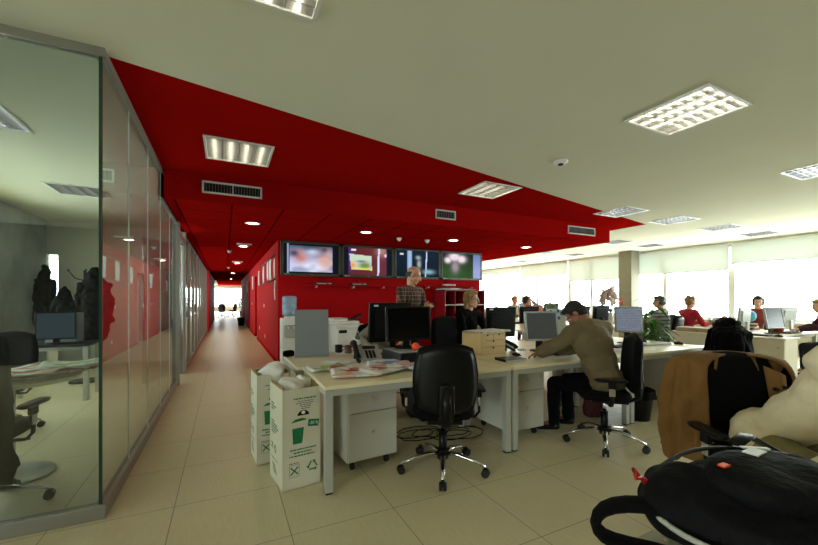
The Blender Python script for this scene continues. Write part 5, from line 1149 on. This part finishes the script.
# ------------------------------------------------------------------ rear desk cluster between the soffit and the column
for i, (x0, x1, y0, y1, l) in enumerate(((5.0, 6.6, 5.3, 6.05, 'rear desk nearest the front row, left half'), (6.62, 8.2, 5.3, 6.05, 'rear desk nearest the front row, right half with the pale flowers'), (5.0, 6.6, 6.06, 6.8, 'rear desk backing onto the left half, near the far heads'), (6.62, 8.2, 6.06, 6.8, 'rear desk backing onto the right half, near the column'), (7.2, 8.8, 8.4, 9.1, 'farthest desk under the window, left of the column'), (8.85, 10.4, 8.4, 9.1, 'farthest desk under the window, right neighbour'))):
    plaindesk(l, x0, x1, y0, y1, grp='desks of the rear cluster')
r = thing('planter_box', 'salmon plastic planter box on the rear desks', 'planter', (6.05, 6.1, DT)); b = MB(); b.box((0, 0, .37), (.34, .16, .16), TERRA); b.box((0, 0, .45), (.36, .18, .02), TERRA); b.build('trough', r, bevel=.004); b = MB(); b.box((0, 0, .145), (.3, .12, .29), GREYM); b.build('riser', r)
plant('potted_plant', 'bushy pale green plant right of the salmon planter box', (6.5, 6.15, DT), .56, 14, .12, .03, .09, .16, WHITEP, m=LEAF2, seed=11, spread=.22, per=9)
plant('potted_plant', 'low green plant on the farthest desk near the column', (9.2, 8.7, DT), .4, 10, .12, .03, .1, .16, TERRA, seed=12, spread=.2, per=8)
monitor((6.95, 5.65, DT), R(170), 'dark monitor behind the olive jacket, seen left of the pale flowers', .42, .34, z0=.1, grp='monitors of the rear cluster')
monitor((7.65, 5.7, DT), R(170), 'dark monitor beneath the pale flowers, right of its neighbour', .42, .34, z0=.1, grp='monitors of the rear cluster')
monitor((5.5, 5.7, DT), R(170), 'dark monitor of the rear cluster behind the silver-framed monitor', .42, .34, z0=.1, grp='monitors of the rear cluster')
monitor((6.95, 6.45, DT), R(0), 'pale-backed monitor on the rear cluster by the window', .42, .33, bez=WHITEP, back=WHITEP, z0=.16, grp='monitors of the rear cluster')
monitor((8.2, 8.7, DT), R(0), 'grey monitor on the farthest desk by the window', .42, .33, bez=SILVER, z0=.14, grp='monitors of the rear cluster')
papers(7.3, 5.5, DT, 30, .21, .3, 'thick paper pile on the rear desk behind the olive jacket', .3, spread=.01); papers(6.3, 5.5, DT, 20, .21, .3, 'paper pile on the rear desk left of the olive jacket', .3, spread=.01)
# orchids in front of the column
r = thing('flower_vase', 'tall vase of drooping pale pink and red blossoms in front of the column', 'flowers', (8.02, 5.72, DT)); b = MB(); b.lathe([(.06, 0), (.07, .1), (.045, .25), (.05, .28), (.045, .275), (.03, .02)], (0, 0, 0), WHITEP, 24); b.build('vase', r)
rr = random.Random(5); st = MB(); fl = MB(); rd = MB(); PINK = mat('pale_pink_petal', 'C8B4A4', .7, var=.25, scale=20); REDF = mat('red_petal', 'C83020', .6)
for s in range(16):
    a = rr.uniform(0, 2*PI); q = rr.uniform(.03, .15); tp = V((q*math.cos(a), q*math.sin(a), rr.uniform(.70, .88))); st.tube([(0, 0, .2), tp*.6+V((0, 0, .15)), tp], .004, LEAF, n=6)
    end = tp+V((.5*q*math.cos(a), .5*q*math.sin(a), -rr.uniform(.12, .32)))
    for k in range(14):
        t_ = k/13; p = tp*(1-t_)+end*t_+V((rr.uniform(-.02, .02), rr.uniform(-.02, .02), 0)); fl.sph(p, (.036, .024, .036), PINK, 8)
for s in range(16): rd.sph((.26+rr.uniform(-.07, .07), -.06+rr.uniform(-.05, .05), .56+rr.uniform(-.09, .09)), (.02, .014, .018), REDF, 8)
rd.tube([(0, 0, .25), (.12, -.03, .45), (.2, -.06, .58)], .004, LEAF, n=6); rd.tube([(0, 0, .25), (.12, -.06, .42), (.24, -.08, .5)], .004, LEAF, n=6)
for k in range(10): leaf(st, (0, 0, .26), rr.uniform(0, 2*PI), .3, .02, 1.0, .5, LEAF)
st.build('stems', r); fl.build('pale_blossom', r); rd.build('red_blossom', r)
# blue water jugs at the far end
for i in range(3):
    r = thing('water_jug', ['pale blue water jug by the far windows, the left one', 'pale blue water jug by the far windows, the middle one', 'pale blue water jug by the far windows, the right one'][i], 'water jug', (7.2+.32*i, 9.9, .55), 0, 'water jugs at the far windows')
    b = MB(); b.lathe([(.12, 0), (.135, .02), (.135, .3), (.06, .38), (.03, .4), (.03, .43)], (0, 0, 0), BLUEW, 24); b.build('bottle', r)
r = thing('side_table', 'low pale table with water jugs by the far windows', 'table', (7.52, 9.9, 0)); b = MB(); b.box((0, 0, .535), (1.1, .4, .03), WHITEP); b.build('tabletop', r)
for sx in (-1, 1):
    for sy in (-1, 1): b = MB(); b.box((sx*.5, sy*.16, .26), (.04, .04, .52), GREYM); b.build('leg', r)

# ------------------------------------------------------------------ meeting room behind the glass
r = thing('round_table', 'round pale table on a steel disc foot inside the glass room', 'table', (-1.45, 3.82, 0)); b = MB(); b.cyl((0, 0, .715), (0, 0, .74), .42, DESK, n=48); b.build('tabletop', r, bevel=.003)
b = MB(); b.lathe([(.26, 0), (.26, .012), (.24, .02), (.05, .03)], (0, 0, 0), STEEL, 40); b.build('disc_foot', r); b = MB(); b.cyl((0, 0, .02), (0, 0, .72), .04, STEEL); b.cyl((0, 0, .7), (0, 0, .716), .2, STEEL); b.build('pedestal', r)
for i, (x, y, rz_, m_, l) in enumerate(((-1.3, 3.75, .3, N4, 'newspaper at the bottom of the heap on the round table'), (-1.18, 3.86, -.4, N1, 'reddish newspaper overhanging the right rim of the round table'), (-1.42, 3.95, .9, N4, 'newspaper at the back of the heap on the round table'), (-1.3, 3.7, -.15, N1, 'open newspaper topmost on the round table'), (-1.1, 3.9, .15, N3, 'greenish magazine reaching farthest over the right rim'))):
    newspaper(x, y, rz_, .4, .3, m_, l, z=.742+.014*i, k=2, cur=.02, grp='newspapers on the round table')
r = thing('coat_stand', 'black coat stand with angled hooks inside the glass room', 'coat stand', (-2.02, 7.7, 0)); b = MB(); b.cyl((0, 0, 0), (0, 0, 1.75), .02, BLACKP); b.build('pole', r); b = MB(); b.cyl((0, 0, 0), (0, 0, .03), .2, BLACKP, n=30); b.build('base', r)
for k in range(4): a = k*PI/2+.3; b = MB(); b.tube([(0, 0, 1.62), (.12*math.cos(a), .12*math.sin(a), 1.66), (.2*math.cos(a), .2*math.sin(a), 1.78)], .009, BLACKP, n=8); b.sph((.2*math.cos(a), .2*math.sin(a), 1.78), .018, BLACKP, 10); b.build('hook', r)
def coat(loc, label, w, top, hem, seed):
    b = MB(); b.caps((0, 0, top), (0, 0, top-.2), .05, w*.75, fl=.6, side=(1, 0, 0)); b.caps((0, 0, top-.2), (.02, 0, hem+.1), w*.8, w, fl=.5, side=(1, 0, 0)); b.caps((w*.8, 0, top-.25), (w*1.1, 0, hem+.25), .06, .05); b.caps((-w*.8, 0, top-.25), (-w*1.05, 0, hem+.2), .06, .05)
    o = b.remesh('coat', None, BLACKC, vox=.014, it=3, disp=.04, dsc=7, loc=loc); tag(o, label, 'coat', 'dark coats in the glass room'); return o
coat((-1.86, 7.52, 0), 'large black coat hanging on the coat stand behind the glass', .2, 1.78, .75, 2); coat((-2.3, 7.8, 0), 'smaller dark coat hanging left of the large one on the stand', .15, 1.5, .85, 4); coat((-2.93, 9.0, 0), 'black coat hanging on the concrete wall beside the bright slit window', .12, 1.9, .7, 6)
plaindesk('small dark desk with a monitor inside the glass room', -2.5, -1.6, 6.25, 6.85, top=DGREY)
monitor((-1.98, 6.42, DT), R(15), 'monitor with a pale blue screen in front of the coats behind glass', .4, .36, scr=flatscr('blue_dim_screen', '7E98A4', .06), z0=.06, grp='monitors of the glass room')
r = thing('printer', 'small grey printer on the desk behind the glass room monitor', 'printer', (-1.98, 6.74, DT)); b = MB(); b.box((0, 0, .2), (.34, .25, .4), mat('grey_printer', '6E7472', .5)); b.build('body', r, bevel=.01)
b = MB()
for i in range(3):
    for j in range(2): b.box((-.08+i*.08, -.127, .28+j*.06), (.05, .006, .03), DGREY)
b.build('slots', r)
# blue chair and low furniture in the next office, dim shapes at the corridor's far end
for i, (x, y, l) in enumerate(((-.2, 30, 'dark armchair at the far end of the corridor, left'), (.5, 31, 'dark armchair at the far end of the corridor, middle'))):
    office_chair((x, y, 0), 1.0*i, l, arms=False)
plant('potted_plant', 'tall plant at the far end of the corridor, left of the window', (-1.4, 33, 0), 1.7, 10, .5, .06, .2, .4, DGREY, seed=21, spread=.4); plant('potted_plant', 'tall plant at the far end of the corridor, right side', (1.2, 32, 0), 1.7, 10, .5, .06, .2, .4, DGREY, seed=22, spread=.4)
office_chair((-1.6, 11.8, 0), 2.0, 'bright blue chair in the office past the glass door', arms=False, fab=mat('blue_fabric', '1E5AA0', .8), shell=mat('blue_fabric', '1E5AA0', .8))
EXPO = 1.6
# ------------------------------------------------------------------ camera
cam = bpy.data.cameras.new('camera'); cam.sensor_width = 36; cam.lens = 374/818*36; cam.shift_y = (299-272.5)/818; cam.clip_start = .05; cam.clip_end = 200
co = bpy.data.objects.new('camera', cam); C.objects.link(co); co.location = (0, 0, 1.33); co.rotation_euler = (R(90), 0, R(-26.2))
S = bpy.context.scene; S.camera = co
S.view_settings.view_transform = 'Standard'; S.view_settings.look = 'None'; S.view_settings.gamma = 1; S.view_settings.use_curve_mapping = False
S.view_settings.exposure = EXPO
S.cycles.use_denoising = True; S.cycles.max_bounces = 10; S.cycles.transparent_max_bounces = 24; S.cycles.diffuse_bounces = 5; S.cycles.sample_clamp_indirect = 6
